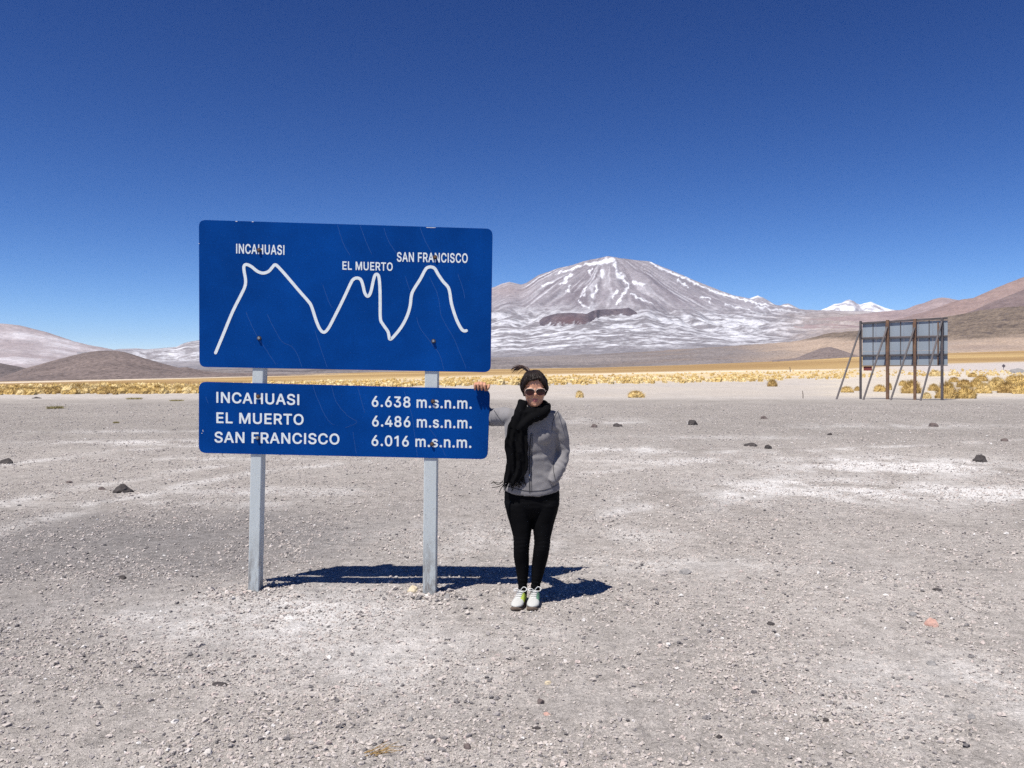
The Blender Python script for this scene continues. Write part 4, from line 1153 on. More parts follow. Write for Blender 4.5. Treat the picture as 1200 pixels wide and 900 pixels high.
# ------------------------------------------------------------------ billboard seen from behind
gl, gr = P(1008.5, 467.4, 58.0), P(1105.5, 466.4, 55.0)
gl.z, gr.z = gz1(gl.x, gl.y), gz1(gr.x, gr.y)
bb = tag(empty('billboard', (gl + gr) / 2), 'large rusty framed billboard seen from behind, propped by slanting struts', 'billboard')
ux = (gr - gl); ux.z = 0; BL = ux.length; ux.normalize()
nb_ = Vector((ux.y, -ux.x, 0)).normalized()                    # back of the board, towards the camera
def B(u_, h, out=0.0): return gl + ux * (u_ * BL) + nb_ * out + Vector((0, 0, h))
rust = Mat('rusty_steel', rough=.8)
n = rust.noise(1.6, 5, .7); rust.col(rust.ramp(n, [(.3, (.075, .052, .042)), (.5, (.15, .086, .056)), (.72, (.25, .145, .085))]))
darks = Mat('dark_steel_rail', rough=.6)
n = darks.noise(2, 4); darks.col(darks.ramp(n, [(.3, (.06, .055, .058)), (.7, (.12, .10, .10))]))
shm = Mat('grey_sheet_back', rough=.55)
n = shm.noise(.6, 5, .6, (1, 1, .3)); shm.col(shm.ramp(n, [(.3, (.24, .285, .33)), (.7, (.31, .355, .40))]))
RUST, DARKS, SHEET = rust.m, darks.m, shm.m
HT = 5.33
SHK = random.Random(3)
x0, x1, zb, zt = .015, 1.045, 2.28, 5.15
for c in range(6):
    for r in range(3):
        ua, ub = x0 + (x1 - x0) * c / 6 + .0015, x0 + (x1 - x0) * (c + 1) / 6 - .0015
        za, zc = zb + (zt - zb) * r / 3 + .008, zb + (zt - zb) * (r + 1) / 3 - .008
        o1 = -.17 + SHK.uniform(-.008, .008)
        bm = bmesh.new()
        q = [B(ua, za, o1), B(ub, za, o1), B(ub, zc, o1), B(ua, zc, o1)]
        loft(bm, [q, [p - nb_ * .03 for p in q]])
        from_bm('panel', bm, SHEET, bb)
def beam(name, a, b, wd, mat, w2=None):
    bm = bmesh.new()
    t = (b - a).normalized()
    s = t.cross(nb_).normalized() * wd / 2
    f = nb_ * (w2 or wd) / 2
    bv = .12
    rings = [[c + s * x + f * y for x, y in ((-1, -1 + bv), (-1 + bv, -1), (1 - bv, -1), (1, -1 + bv), (1, 1 - bv), (1 - bv, 1), (-1 + bv, 1), (-1, 1 - bv))] for c in (a, b)]
    loft(bm, rings)
    return from_bm(name, bm, mat, bb)
PU = [0, .338, .668, .985]
for u_, wd, mt in zip(PU, (.135, .19, .17, .155), (DARKS, RUST, RUST, DARKS)):
    beam('post', B(u_, -.4), B(u_, HT - .02), wd, mt)
for h in (HT - .08, 4.12, 2.95):
    beam('rail', B(-.01, h - .10 * (h > 5), -.095), B(1.045, h + .05 * (h > 5), -.095), .12, DARKS, .07)
beam('rail', B(.0, zb - .03, -.13), B(1.045, zb - .03, -.13), .05, DARKS, .06)
for u_ in (.15, .49, .83):
    beam('stud', B(u_, zb, -.145), B(u_, zt + .05, -.145), .045, DARKS, .035)
for u_ in (.315, .645, .935):
    beam('stud', B(u_, zb - .05, -.132), B(u_, zt - .1, -.132), .085, RUST, .06)
for u_, hh in ((0, 4.75), (.338, 4.85), (.668, 4.75), (.985, 5.1)):
    ft = B(u_, 0, 1.9) - ux * (1.15 if u_ < .9 else .98)
    ft.z = gz1(ft.x, ft.y) - .25
    beam('brace', B(u_, hh, .1), ft, .105, DARKS)
bm = bmesh.new()
q = [B(.03, 1.93, -.16), B(.135, 1.93, -.16), B(.135, 2.21, -.16), B(.03, 2.21, -.16)]
loft(bm, [q, [p - nb_ * .03 for p in q]])
tag(from_bm('small_board', bm, Mat('dull_red_paint', (.20, .045, .04), .7).m, bb), 'small dull red board hung below the left end')
# ------------------------------------------------------------------ the woman beside the sign
PD = 6.0
who = tag(empty('person', (.12, 5.92, gz1(.12, 5.92))), 'person in grey fleece jacket, black scarf and leggings gripping the corner of the blue sign', 'person')
def fabric(name, c1, c2, rough, scale=220, bump=.25, big=(9, .12), sheen=0.0):
    m = Mat(name, rough=rough, spec=.06)
    n = m.noise(scale, 3, .7); n2 = m.noise(big[0], 4, .6)
    c = m.ramp(n2, [(.3, c1), (.7, c2)])
    m.col(m.mix(1.0, c, m.ramp(n, [(.3, .92), (.7, 1.08)]), 'MULTIPLY'))
    if sheen: m.b.inputs['Sheen Weight'].default_value = sheen
    m.bump(n, bump, .003)
    return m.m
FLEECE = fabric('grey_fleece', (.19, .182, .185), (.235, .226, .228), .95, 160, .4, sheen=.15)
SEAM = fabric('dark_seam', (.05, .05, .055), (.08, .08, .085), .7)
BLACKW = fabric('black_scarf_knit', (.003, .003, .0035), (.0065, .0065, .0075), 1.0, 130, .5)
LEGG = fabric('black_leggings', (.003, .003, .0035), (.005, .005, .006), .8, 260, .15)
SHOE = fabric('white_shoe_mesh', (.42, .42, .40), (.54, .54, .51), .8, 300, .3)
LIME = fabric('lime_shoe_side', (.36, .46, .06), (.45, .55, .10), .7, 300, .2)
TEAL = fabric('grey_green_shoe_side', (.10, .22, .15), (.16, .30, .2), .7, 300, .2)
SOLE = fabric('brown_sole', (.12, .09, .07), (.18, .14, .11), .8)
LACE = Mat('white_lace', (.74, .74, .72), .8).m
sk = Mat('skin', rough=.5, spec=.35)
n = sk.noise(40, 4); sk.col(sk.ramp(n, [(.3, (.48, .24, .15)), (.7, (.56, .295, .19))])); sk.b.inputs['Subsurface Weight'].default_value = .08
sk.b.inputs['Subsurface Radius'].default_value = (.01, .004, .002)
SKIN, LIP = sk.m, Mat('lips', (.36, .12, .11), .45).m
hm = Mat('dark_brown_hair', rough=.58, spec=.22)
n = hm.noise(90, 3, .6, (1, 1, .12)); hm.col(hm.ramp(n, [(.3, (.007, .0045, .004)), (.7, (.024, .015, .012))])); hm.bump(n, .3, .003)
HAIR = hm.m
TAILC = Mat('red_brown_hair_ends', (.055, .025, .018), .45).m

def Rg(px, py, hw, ry, y=PD, e=2.2, n=36):
    c = P(px, py, PD)
    return hring((c.x, y, c.z), hw * PD / F, ry, n, e)

LEG_L = [(562, 610, 15, 6.0), (577, 607, 16, 6.0), (590, 607, 16, 5.99), (602, 608.5, 14.5, 5.98), (612, 610, 13, 5.975), (628, 611.6, 10.4, 5.96), (636, 611.2, 9.4, 5.955), (642, 610.8, 9.2, 5.955), (650, 610.9, 9.1, 5.965), (656, 611.3, 8.8, 5.972), (664, 611.8, 8.0, 5.975), (675, 612.4, 6.6, 5.975), (684, 612.4, 5.6, 5.975), (690, 612.2, 5.3, 5.97), (696.5, 611.8, 5.6, 5.965)]
LEG_R = [(562, 637, 15, 6.0), (577, 640, 16, 6.0), (590, 639.6, 16, 5.99), (602, 638.2, 14.4, 5.985), (612, 636.6, 12.8, 5.98), (628, 635.3, 9.9, 5.965), (636, 635.2, 9.4, 5.96), (642, 634.4, 9.4, 5.96), (650, 633.4, 9.3, 5.97), (656, 632.5, 9.0, 5.978), (664, 631.0, 8.2, 5.98), (675, 629.4, 6.9, 5.98), (684, 627.7, 5.7, 5.98), (690, 627.0, 5.3, 5.975), (696.5, 626.6, 5.6, 5.97)]
def legs(bm, d=0.0, upto=99):
    for Lg in (LEG_L, LEG_R):
        rr = []
        for py, px, hw, y in Lg[:upto]:
            c = P(px, py, PD)
            r = (hw + d) * PD / F
            rr.append(hring((c.x, y + (.01 if py < 588 else 0), c.z), r, r * (1.12 if py > 588 else .92), 24, 2.0))
        loft(bm, rr)
    loft(bm, [Rg(623.5, py, hw + d, ry + d * .006, PD, 2.4) for py, hw, ry in ((556, 28, .10), (568, 31, .115), (580, 32.4, .122), (592, 31, .12), (600, 27, .10), (606, 18, .07))])

TORSO = [(579.5, 623.0, 33.0, .136), (575, 623.0, 33.4, .138), (567, 622.8, 32.4, .134), (556, 622.4, 30.8, .126), (545, 622.2, 29.4, .118), (532, 622.2, 28.8, .114), (520, 622.2, 29.6, .121), (510, 622.4, 30.6, .127),
         (502, 622.6, 31.4, .124), (495, 622.8, 31.6, .112), (488, 623.2, 30.5, .098), (483, 623.8, 26, .085), (479, 624.4, 18, .072), (474, 625, 12, .062)]
SH_L, SH_R = P(599.5, 490, PD), P(648.5, 491, PD)
ARM_R = [SH_L, P(591, 488.0, 6.10), P(584, 488.5, 6.21), P(576, 489, 6.292), P(567.5, 485, 6.305), P(564.8, 474, 6.295), P(564.3, 466.5, 6.275)]      # her right arm, to the sign
ARM_L = [SH_R, P(654.6, 498, PD), P(657.8, 512, 6.01), P(659.6, 527, 6.03), P(658.2, 538, 6.0), P(655.2, 549, 5.955), P(650.0, 559, 5.92), P(645, 565, 5.905)]

# body: one continuous surface
bm = bmesh.new()
legs(bm, -1.0)
loft(bm, [Rg(px, py, hw - 3, ry - .016) for py, px, hw, ry in TORSO[:-1]])
tube(bm, [P(624.3, 486, PD), P(624.8, 478, 5.985), P(625.6, 466, 5.97)], [.062, .055, .055], 20)
tube(bm, ARM_R, [.052, .048, .045, .043, .042, .035, .027], 16)
tube(bm, ARM_L[:-1], [.05, .046, .042, .039, .036, .032, .028], 16)
for cx_, s in ((612.2, -1), (627, 1)):                          # feet inside the shoes
    a = P(cx_, 694, 5.965)
    tube(bm, [a, Vector((a.x - .002, 5.955, .055)), Vector((a.x - .014, 5.87, .036)), Vector((a.x - .022, 5.83, .032))], [.024, .024, .020, .012], 12)
HEAD = [(476.2, 3.4, 5.878, 5.925), (474.6, 6.0, 5.867, 5.95), (471.5, 8.6, 5.862, 5.985), (467, 10.6, 5.862, 6.02), (462, 11.7, 5.862, 6.045), (457, 12.2, 5.866, 6.06),
        (451, 12.5, 5.866, 6.07), (445, 12.2, 5.873, 6.065), (441, 10.8, 5.892, 6.05), (438, 7.5, 5.925, 6.02), (436.5, 3.4, 5.955, 5.99)]
HX, HD = 626.6, 5.94
def hr(py, hw, yf, yb, n=36, e=2.15, px=HX):
    c = P(px, py, HD)
    return hring((c.x, (yf + yb) / 2, c.z), hw * HD / F, (yb - yf) / 2, n, e)
loft(bm, [hr(*q) for q in HEAD])
def FP(px, py, y): c = P(px, py, HD); return Vector((c.x, y, c.z))
tube(bm, [FP(626.7, 455.5, 5.868), FP(626.8, 459, 5.860), FP(627, 462.2, 5.848), FP(627, 464.0, 5.853), FP(627, 465, 5.87)], [.006, .0085, .0115, .0125, .008], 12)    # nose
for s in (-1, 1):
    blob(bm, FP(627 + s * 1.6, 464.0, 5.860), (.0065, .008, .006), 2)                     # nostril wings
    blob(bm, FP(HX + s * 6.2, 462.5, 5.882), (.026, .018, .022), 2)                       # cheeks
    blob(bm, FP(HX + s * 5.6, 455.0, 5.873), (.026, .010, .006), 2)                       # brow ridge
    blob(bm, FP(HX + s * 5.4, 458.8, 5.874), (.012, .010, .009), 2)                       # eyes
    blob(bm, FP(HX + s * 11.7, 460, 5.99), (.009, .020, .030), 2)                      # ears
blob(bm, FP(626.8, 468.0, 5.866), (.020, .009, .0045), 2)                                 # lips
blob(bm, FP(626.8, 469.6, 5.867), (.017, .009, .0050), 2)
blob(bm, FP(626.6, 474.2, 5.876), (.018, .014, .012), 2)                                  # chin
# right hand closed over the top corner of the lower panel
K = [P(557.6, 449.6, 6.232), P(561.0, 448.6, 6.230), P(564.5, 448.6, 6.230), P(568.0, 449.6, 6.232)]
wr = P(564.3, 463, 6.272)
loft(bm, [hring((wr.x, wr.y, wr.z), .027, .02, 16), hring((wr.x - .002, 6.262, P(0, 457, 6.26).z), .036, .019, 16, 2.6), hring((wr.x - .008, 6.250, P(0, 452.5, 6.26).z), .042, .019, 16, 2.8), hring((wr.x - .010, 6.236, P(0, 448.6, 6.26).z), .038, .013, 16, 2.8)])
for k, (kn, ln) in enumerate(zip(K, (.86, 1.0, 1.04, .96))):
    sx = (k - 1.5) * .003
    tube(bm, [kn + Vector((0, .02, -.006)), kn, Vector((kn.x + sx * .3, 6.183, kn.z + .002)), Vector((kn.x + sx, 6.148, kn.z - .012 * ln)), Vector((kn.x + sx, 6.150, kn.z - .034 * ln)), Vector((kn.x + sx, 6.170, kn.z - .048 * ln)), Vector((kn.x + sx, 6.186, kn.z - .050 * ln))],
         [.010, .0105, .0096, .0094, .0086, .0080, .0060], 12)
tube(bm, [P(567.0, 454.5, 6.25), P(571.0, 453, 6.238), P(573.0, 451.6, 6.205), P(572.2, 454.6, 6.178), P(570.2, 458.2, 6.180)], [.014, .013, .0115, .0105, .0075], 12)
# left hand inside the pocket
pw_ = P(643, 561, 5.945)
blob(bm, pw_, (.030, .018, .038), 2)
for k in range(4):
    a = pw_ + Vector((-.02 - .004 * k, -.004, -.016 + .0 * k)) + Vector((.016 * k, 0, -.012))
    tube(bm, [a + Vector((0, 0, .02)), a + Vector((-.01, -.002, -.018)), a + Vector((-.02, 0, -.036 + .003 * abs(k - 1.5)))], [.0085, .008, .006], 8)
tube(bm, [pw_ + Vector((-.02, -.008, .01)), pw_ + Vector((-.04, -.01, -.002)), pw_ + Vector((-.055, -.008, -.014))], [.010, .009, .007], 8)
me = remesh(bm, .0042, 3, .5)
me.materials.append(SKIN); me.materials.append(LIP)
zl0, zl1 = P(0, 470.9, HD).z, P(0, 466.8, HD).z
xl = P(626.8, 0, HD).x
for p in me.polygons:
    c = p.center
    if zl0 < c.z < zl1 and abs(c.x - xl) < .021 and c.y < 5.8635 and ((c.x - xl) / .021) ** 2 + ((c.z - (zl0 + zl1) / 2) / .0125) ** 2 < 1: p.material_index = 1
link('body', me, None, who)

# leggings
bm = bmesh.new(); legs(bm, 0.0)
me = remesh(bm, .0065, 6, .5)
def f_leg(p):
    k = .0016 * mnoise.noise(p * 16)
    for cz, a in ((.435, .0010), (.14, .0014), (.72, .001)):
        k += a * math.sin((p.z - cz) * 210 + 5 * mnoise.noise(p * 9)) * math.exp(-((p.z - cz) / .06) ** 2)
    return k
displace(me, f_leg)
link('leggings', me, LEGG, who)

# jacket
bm = bmesh.new()
rr = [Rg(px, py, hw, ry) for py, px, hw, ry in TORSO]
for i_, up_ in ((0, .034), (1, .022), (2, .008)):
    cx_ = P(TORSO[i_][1], 0, PD).x; hw_ = TORSO[i_][2] * PD / F
    for p in rr[i_]: p.z += up_ * min(1, abs(p.x - cx_) / hw_) ** 2
loft(bm, rr)
for s in (-1, 1):
    blob(bm, P(622.5 + s * 11.5, 511, PD) + Vector((0, -.083, 0)), (.072, .052, .068), 3)
blob(bm, P(649, 489.5, PD), (.058, .062, .052), 3); blob(bm, P(598.5, 489, PD), (.056, .062, .054), 3)
tube(bm, ARM_R, [.064, .067, .067, .066, .062, .048, .040], 20)
tube(bm, ARM_L, [.058, .058, .0545, .051, .048, .0455, .044, .034], 20)
me = remesh(bm, .0068, 7, .5)
WR = [(P(659, 531, 6.0), .07, 95, (0.3, 0, 1)), (P(656, 548, 5.95), .06, 120, (0.6, 0, 1)), (P(588, 494, 6.05), .09, 75, (1, -.3, .55)), (P(575, 490, 6.22), .07, 90, (1, -.5, .3)), (P(634, 540, 5.88), .12, 55, (.6, 0, -1)), (P(650, 503, 5.93), .055, 110, (.7, 0, .7)), (P(637, 566, 5.88), .08, 70, (.3, 0, 1))]
def f_jac(p):
    k = .0035 * mnoise.fractal(p * 7, 1, 2, 3)
    for c, r, fr, dr in WR:
        q = (p - c).length / r
        if q < 2.2:
            k += .0042 * math.exp(-q * q) * math.sin(p.dot(Vector(dr).normalized()) * fr + 4.5 * mnoise.noise(p * 11))
    return k
displace(me, f_jac)
jac = link('jacket', me, FLEECE, who)
BV = BVHTree.FromPolygons([v.co.copy() for v in me.vertices], [tuple(p.vertices) for p in me.polygons])
EYEV = Vector((0, 0, EYE))
def drape(px, py, off=.003, bv=None):
    d = (P(px, py, 6.0) - EYEV).normalized()
    h = (bv or BV).ray_cast(EYEV, d)
    q = h[0] if h[0] is not None else P(px, py, 5.89)
    return q - d * off
def seam(name, pts, r, mat, parent, off=.001):
    bm = bmesh.new()
    s = smooth_path([Vector((a, b, 0)) for a, b in pts], 6)
    tube(bm, [drape(p.x, p.y, off) for p in s], r, 6)
    return from_bm(name, bm, mat, parent, True)
seam('zip', [(622.6, 508), (621.5, 520), (620.8, 535), (620.6, 550), (620.6, 565), (620.7, 577)], .0042, SEAM, jac)
seam('zip_flap', [(624.6, 508), (623.6, 520), (623.0, 535), (622.8, 550), (622.9, 565), (623.1, 577)], .0022, SEAM, jac)
seam('pocket_edge', [(648.6, 541), (648.4, 549), (649.4, 556), (650.6, 562)], .0026, SEAM, jac)
seam('sleeve_seam', [(654.5, 481), (651.0, 486), (648.6, 492), (647.2, 499), (646.8, 506)], .0022, SEAM, jac)
seam('hem', [(593, 568.5), (602, 572), (612, 574.5), (624, 575.5), (636, 574.5), (646, 571.5), (653, 568)], .0024, SEAM, jac)
bm = bmesh.new(); q = drape(620.6, 556, .004); tube(bm, [q, q + Vector((-.003, -.004, -.012)), q + Vector((.002, -.003, -.026))], [.0045, .004, .003], 8)
from_bm('zip_pull', bm, Mat('zip_metal', (.5, .5, .5), .35, .8).m, jac)
# a second sleeve stripe pair low on her right sleeve
seam('sleeve_stripe', [(579, 481), (584.5, 489), (590, 496)], .0026, SEAM, jac)

# scarf: wrapped neck, crossing fold, hanging tail
bm = bmesh.new()
def knit(p): return .0022 * math.sin(p.x * 150 + p.z * 50 + 7 * mnoise.noise(p * 6)) + .003 * mnoise.noise(p * 26)
ring = []
for k in range(29):
    a = 2 * math.pi * k / 28
    c = P(625.6, 478.5, 5.97)
    fr = math.cos(a)                                      # 1 in front, -1 behind
    ring.append(Vector((c.x + .079 * math.sin(a), 5.972 - .093 * fr, c.z - (.030 if fr > 0 else .022) * fr + .008 * math.sin(a))))
tube(bm, ring, [(.030, .041)] * 29, 14, up=(0, 0, 1))
ring2 = [p + Vector((.004 * math.sin(i), -.012 if p.y < 5.97 else .004, -.026)) for i, p in enumerate(ring)]
tube(bm, ring2, [(.030, .034)] * 29, 14, up=(0, 0, 1))
tube(bm, smooth_path([P(640.0, 476, 5.935), P(638.6, 482, 5.89), P(631, 486.5, 5.866), P(621.5, 491.5, 5.862), P(614, 497, 5.862), P(607, 504, 5.862)], 5), [(.034, .040)] * 26, 14, up=(0, -1, 0))
tube(bm, smooth_path([P(612.5, 471.5, 5.93), P(610.6, 478, 5.895), P(608.5, 484, 5.875), P(605.5, 493, 5.866), P(603, 502, 5.864)], 5), [(.036, .034)] * 21, 14, up=(0, -1, 0))
TAIL = [(482, 611.5, 6.5, 5.880), (490, 608.5, 9.5, 5.870), (498, 606.8, 11.2, 5.864), (506, 606.0, 11.8, 5.858), (514, 605.4, 13.2, 5.855), (522, 605.0, 14.2, 5.855), (530, 605.6, 12.8, 5.858), (540, 606.3, 13.0, 5.862), (549, 605.6, 13.2, 5.864), (556, 603.6, 12.2, 5.866), (561, 601.4, 10.8, 5.868), (566, 599.5, 9.5, 5.870)]
rr = []
for i, (py, px, hw, y) in enumerate(TAIL):
    r = []
    n_ = 44
    for k in range(n_):
        a = 2 * math.pi * k / n_
        xx = math.cos(a)
        th = .026 * abs(math.sin(a)) ** .6 * (1 if math.sin(a) > 0 else -1)
        pl = .008 * math.sin(xx * 8.5 + i * .35) + .005 * math.sin(xx * 15 - i * .5)
        c = P(px + hw * xx, py + 1.6 * math.sin(xx * 5 + 1) * (i == len(TAIL) - 1), y)
        r.append(Vector((c.x, y + th + pl, c.z)))
    rr.append(r)
loft(bm, rr)
me = remesh(bm, .0062, 2, .5)
displace(me, knit)
scarf = link('scarf', me, BLACKW, who)
bm = bmesh.new()
r2 = random.Random(9)
for k in range(34):
    f = k / 33
    x = 590.5 + 23 * f
    y0 = 566 - 9 * max(0, f - .45) + r2.uniform(-3, 0)
    L = r2.uniform(6, 12)
    dr = r2.gauss(-1.5 + 2.0 * f, 1.6)
    a = P(x, y0, 5.868); b = P(x + dr * .5, y0 + L * .5, 5.862); c = P(x + dr * 1.3, y0 + L, 5.866)
    tube(bm, [a, b, c], [.0032, .0028, .0018], 6)
for pts in ([(590, 565), (584, 566), (579, 565), (575.5, 566.5)], [(590, 567), (585, 570), (580, 571), (576.5, 571.5)], [(589.5, 563), (586, 567), (582, 567.5), (578, 564)], [(590, 568), (587, 573), (585, 577)]):
    tube(bm, smooth_path([P(a, b, 5.85 - .01 * i) for i, (a, b) in enumerate(pts)], 4), .0024, 6)
from_bm('fringe', bm, BLACKW, scarf, True)

# hair and ponytail
bm = bmesh.new()
HR = [(434.6, 4.5, 5.945, 6.0), (435.8, 7.6, 5.905, 6.045), (438.2, 10.6, 5.886, 6.08), (441.2, 12.9, 5.872, 6.095), (443.8, 14.4, 5.872, 6.10), (446, 15.4, 5.892, 6.10), (450, 16.1, 5.920, 6.10), (454, 15.7, 5.932, 6.095), (457.5, 14.6, 5.95, 6.085), (461.5, 12.6, 5.97, 6.075), (466, 8.5, 5.99, 6.05)]
loft(bm, [hr(py, hw, yf, yb, 40, 2.1, 625.8) for py, hw, yf, yb in HR])
for s, pts in ((-1, [(619, 443, 5.878), (615.5, 447.5, 5.882), (613.0, 453, 5.905), (613.2, 459, 5.925), (614.6, 464.5, 5.94)]), (1, [(633, 442.5, 5.878), (637, 447, 5.884), (640.0, 453, 5.907), (639.8, 458.5, 5.927), (638.6, 463.5, 5.942)])):
    tube(bm, smooth_path([FP(a, b, c) for a, b, c in pts], 5), [.016 - .0105 * (i / 20) ** 1.6 for i in range(21)], 12)
tube(bm, smooth_path([FP(634, 440.5, 5.885), FP(629, 443.5, 5.868), (FP(622, 445.0, 5.868)), FP(616, 447.5, 5.88)], 5), [.008] * 16, 12)    # swept fringe
tube(bm, smooth_path([FP(638, 443, 5.90), FP(634, 446.5, 5.875), FP(637.5, 450.5, 5.888)], 5), [.008] * 11, 12)
me = remesh(bm, .006, 3, .5)
def f_hair(p):
    a = math.atan2(p.x - P(625.8, 0, HD).x, -(p.y - 5.98))
    return .0026 * math.sin(a * 38 + p.z * 40 + 4 * mnoise.noise(p * 10)) + .006 * mnoise.noise(p * 18)
displace(me, f_hair)
hair = link('hair', me, HAIR, who)
HB = BVHTree.FromPolygons([v.co.copy() for v in me.vertices], [tuple(p.vertices) for p in me.polygons])
bm = bmesh.new()
r2 = random.Random(21)
TIE = FP(622, 437, 6.03)
for k in range(150):                                           # combed-back locks lying on the cap
    a = r2.uniform(-1.9, 1.9)
    low = abs(a) / 1.9
    st = FP(626 + 15.5 * math.sin(a), 444.0 + 16 * low ** 1.6 + r2.gauss(0, 1.2), 5.98 - .12 * math.cos(a))
    pts = []
    for j in range(9):
        f = j / 8
        q = st.lerp(TIE, f) + Vector((0, 0, .05 * math.sin(f * math.pi) * (.4 + low)))
        h_ = HB.find_nearest(q)
        if h_[0] is not None: pts.append(h_[0] + h_[1] * (.0022 + .0015 * r2.random()))
    if len(pts) > 4:
        w_ = r2.uniform(.0016, .0034)
        tube(bm, pts, [w_ * (.4 + .6 * math.sin(math.pi * (i + .6) / len(pts))) for i in range(len(pts))], 5)
for k in range(26):                                            # loose flyaway hairs
    a = r2.uniform(-1.6, 1.6)
    h_ = HB.find_nearest(FP(626 + 17 * math.sin(a), 441 + 8 * abs(math.sin(a)) + r2.gauss(0, 2), 5.97 - .1 * math.cos(a)))
    p0 = h_[0]; n0 = h_[1]
    p1 = p0 + n0 * r2.uniform(.006, .016) + Vector((-.012, 0, .008))
    p2 = p1 + Vector((-r2.uniform(.008, .03), 0, r2.gauss(.004, .008)))
    tube(bm, [p0, p1, p2], [.0011, .0010, .0006], 4)
from_bm('strands', bm, HAIR, hair, True)
bm = bmesh.new()
r2 = random.Random(4)
for k in range(46):
    e0, e1 = r2.gauss(0, .9), r2.gauss(0, 1)
    L = r2.uniform(.62, 1.06)
    base = [(623.0 + .8 * r2.gauss(0, 1), 437.0 + .8 * r2.gauss(0, 1)), (619.3, 434 + e0 * .8), (614.5, 430.8 + e0 * 1.0), (609.5, 429.2 + e1 * 1.0), (604.5, 430.2 + e1 * 1.3), (600 - r2.uniform(0, 1.5), 433.0 + e1 * 1.8)]
    pts = [Vector((623 + (a - 623) * L, 437 + (b - 437) * (.75 + .25 * L), 0)) for a, b in base]
    yb = 6.02 + r2.gauss(0, .010)
    pts = [FP(p.x, p.y, yb + .006 * i) for i, p in enumerate(smooth_path(pts, 3))]
    n_ = len(pts)
    tube(bm, pts, [.0052 * (1 - .82 * i / (n_ - 1)) for i in range(n_)], 5)
from_bm('ponytail', bm, TAILC, hair, True)

# sunglasses
bm = bmesh.new()
gls = []
def lens_pts(cx_, cy_, s, y, sc_=1.0):
    out = []
    for k in range(24):
        a = 2 * math.pi * k / 24
        ca, sa = math.cos(a), math.sin(a)
        x = 5.2 * math.copysign(abs(ca) ** .8, ca) * (1 + .08 * sa)
        z = 3.7 * math.copysign(abs(sa) ** .8, sa) - .5 * s * ca * (sa > 0) * -1 * .6
        q = FP(cx_ + x * sc_, cy_ - z * sc_, y)
        q.y += ((q.x - P(HX, 0, HD).x) ** 2) * 3.2
        out.append(q)
    return out
for cx_, s in ((620.9, -1), (632.9, 1)):
    a = lens_pts(cx_, 459.2, s, 5.847, 1.05); b = lens_pts(cx_, 459.2, s, 5.847, .95)
    n_ = 24
    F_ = [bm.verts.new(p) for p in a]; G_ = [bm.verts.new(p) for p in b]
    F2 = [bm.verts.new(p + Vector((0, .004, 0))) for p in a]; G2 = [bm.verts.new(p + Vector((0, .004, 0))) for p in b]
    for k in range(n_):
        j = (k + 1) % n_
        for A1, A2, B1, B2 in ((F_[k], F_[j], G_[j], G_[k]), (F2[j], F2[k], G2[k], G2[j]), (F_[j], F_[k], F2[k], F2[j]), (G_[k], G_[j], G2[j], G2[k])):
            bm.faces.new((A1, A2, B1, B2))
    e = FP(cx_ + s * 5.8, 457.4, 5.858)
    tube(bm, [e, FP(cx_ + s * 7.6, 457.4, 5.885), FP(HX + s * 13.3, 458.2, 5.98)], [.0020, .0020, .0018], 6)
tube(bm, [FP(625.3, 457.6, 5.849), FP(626.9, 457.0, 5.846), FP(628.5, 457.6, 5.849)], .0025, 8)
gf = from_bm('sunglasses', bm, Mat('dark_frame', (.075, .035, .028), .35).m, who)
bm = bmesh.new()
for cx_, s in ((620.9, -1), (632.9, 1)):
    q = [p + Vector((0, -.0035, .0012)) for p in lens_pts(cx_, 459.2, s, 5.847, 1.03)]
    seg = sorted([p for k_, p in enumerate(q) if 1 <= k_ <= 11], key=lambda p: p.x)
    if s < 0: seg = [seg[0] + Vector((-.004, .004, -.006))] + seg
    else: seg = seg + [seg[-1] + Vector((.004, .004, -.006))]
    tube(bm, seg, .0019, 6)
from_bm('brow_bar', bm, Mat('pale_frame', (.62, .52, .44), .4).m, gf)
for cx_, s in ((620.9, -1), (632.9, 1)):
    bm = bmesh.new()
    q = lens_pts(cx_, 459.2, s, 5.847, .95)
    loft(bm, [q, [p + Vector((0, .002, 0)) for p in q]])
    from_bm('lens', bm, Mat('dark_red_lens', (.030, .008, .007), .2, 0, .3).m, gf)

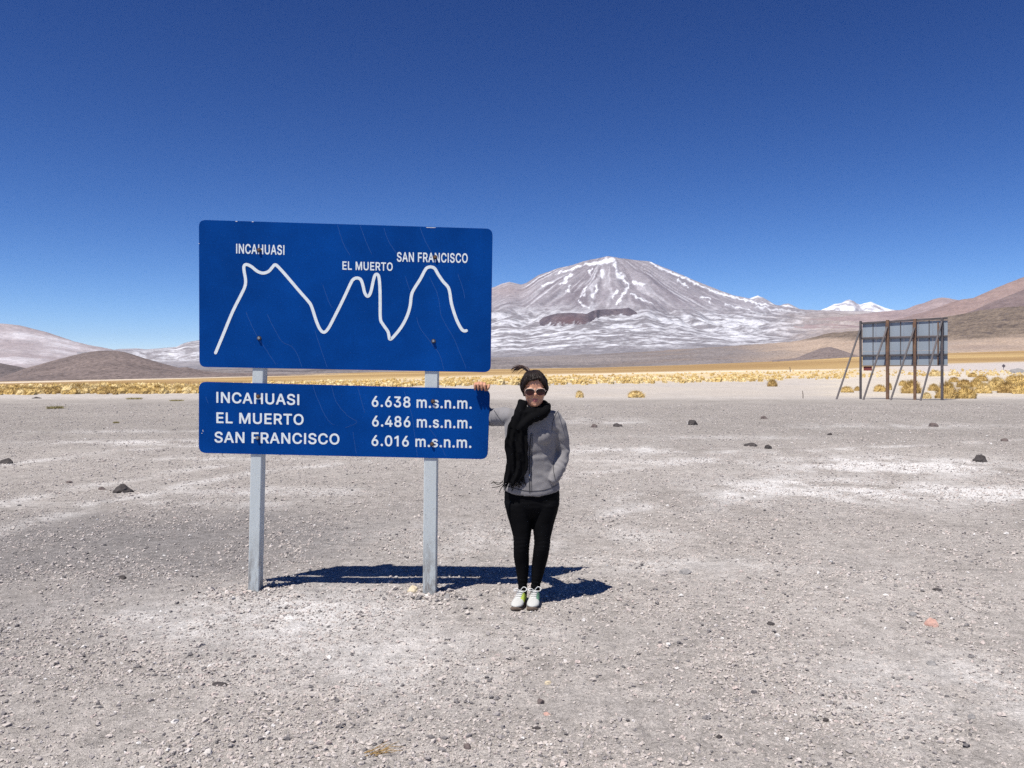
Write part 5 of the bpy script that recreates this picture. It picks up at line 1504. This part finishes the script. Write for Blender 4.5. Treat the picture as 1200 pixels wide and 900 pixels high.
# shoes
def shoe(heel, toe, inner):
    h, t = Vector(heel), Vector(toe)
    ax = (t - h); L = ax.length; ax.normalize()
    sd = Vector((-ax.y, ax.x, 0))
    def sec(s, hw, top, z0, n=20, e=2.4, sh=0):
        r = []
        for k in range(n):
            a = 2 * math.pi * k / n
            ca, sa = math.cos(a), math.sin(a)
            x = hw * math.copysign(abs(ca) ** (2 / e), ca)
            z = (z0 + top) / 2 + (top - z0) / 2 * math.copysign(abs(sa) ** (2 / e), sa)
            x *= 1 - .30 * max(0, (z - z0) / (top - z0) - .35)
            r.append(h + ax * (s * L) + sd * (x + sh) + Vector((0, 0, z)))
        return r
    bm = bmesh.new()
    loft(bm, [sec(*q) for q in ((0, .018, .075, .022), (.04, .029, .088, .016), (.16, .034, .094, .014), (.30, .035, .096, .014), (.42, .037, .088, .014), (.55, .041, .074, .014), (.70, .045, .062, .014), (.82, .044, .053, .015), (.91, .036, .044, .018), (.97, .022, .036, .022), (1.0, .008, .030, .024))])
    me = remesh(bm, .005, 3, .5)
    me.materials.append(SHOE); me.materials.append(inner)
    for p in me.polygons:
        q = p.center - h
        s, x = q.dot(ax) / L, q.dot(sd)
        if s < .66 and q.z > .024 and x > .017 and q.z < .085: p.material_index = 1
    o = link('shoe', me, None, who)
    bm = bmesh.new()
    loft(bm, [sec(*q, e=4) for q in ((-.01, .018, .020, -.006), (.03, .030, .020, -.008), (.2, .0345, .019, -.008), (.42, .0355, .017, -.008), (.68, .0455, .016, -.008), (.83, .0445, .018, -.007), (.93, .036, .022, -.004), (.99, .021, .027, .002), (1.01, .008, .025, .007))])
    from_bm('sole', bm, SOLE, o, True)
    bm = bmesh.new()
    for k in range(5):
        s = .42 + k * .075
        z = .094 - (k ** 1.25) * .0075
        c = h + ax * (s * L) + Vector((0, 0, z + .001))
        tube(bm, [c - sd * .021 - Vector((0, 0, .006)), c + ax * .004 + Vector((0, 0, .003)), c + sd * .021 - Vector((0, 0, .006))], .0026, 6)
    c = h + ax * (.40 * L) + Vector((0, 0, .099))
    for s_, lift_ in ((-1, .030), (1, .016)):
        tube(bm, smooth_path([c, c + sd * (-s_ * .022) + Vector((0, -.01, lift_)), c + sd * (-s_ * .045) + Vector((0, -.012, lift_ * .7)), c + sd * (-s_ * .035) + Vector((0, -.02, .004)), c], 4), .0024, 6)
    from_bm('lace', bm, LACE, o, True)
    return o
zt_ = max(gz1(.03, 5.85), gz1(.12, 5.85)) + .004
aL, aR = P(612.6, 690, 5.99), P(627.4, 690, 5.99)
shoe((aL.x + .006, 6.02, zt_), (P(603.6, 700, 5.78).x, 5.775, zt_), LIME)
shoe((aR.x + .006, 6.025, zt_), (P(623.4, 700, 5.78).x, 5.775, zt_), TEAL)

# ------------------------------------------------------------------ thin mountain air
HAZE_DENSITY = 1.3e-5
zs = [v.co.z for o in bpy.data.objects if o.get('kind') == 'structure' for v in o.data.vertices]
HAZE_Z = 1.0 - min(zs)
HAZE_H = max(zs) + 5.0 + HAZE_Z
if HAZE_DENSITY:
    bm = bmesh.new()
    bmesh.ops.create_cube(bm, size=1.0)
    for v in bm.verts:
        v.co = Vector((v.co.x * 60000, v.co.y * 60000, (v.co.z + .5) * HAZE_H - HAZE_Z))
    hz = bpy.data.materials.new('clear_air')
    hz.use_nodes = True
    t = hz.node_tree; t.nodes.clear()
    pv = t.nodes.new('ShaderNodeVolumePrincipled')
    pv.inputs['Color'].default_value = (.52, .70, 1.0, 1)
    pv.inputs['Density'].default_value = HAZE_DENSITY
    ou = t.nodes.new('ShaderNodeOutputMaterial')
    t.links.new(pv.outputs[0], ou.inputs['Volume'])
    tag(from_bm('haze', bm, hz), None, None, None, 'stuff')
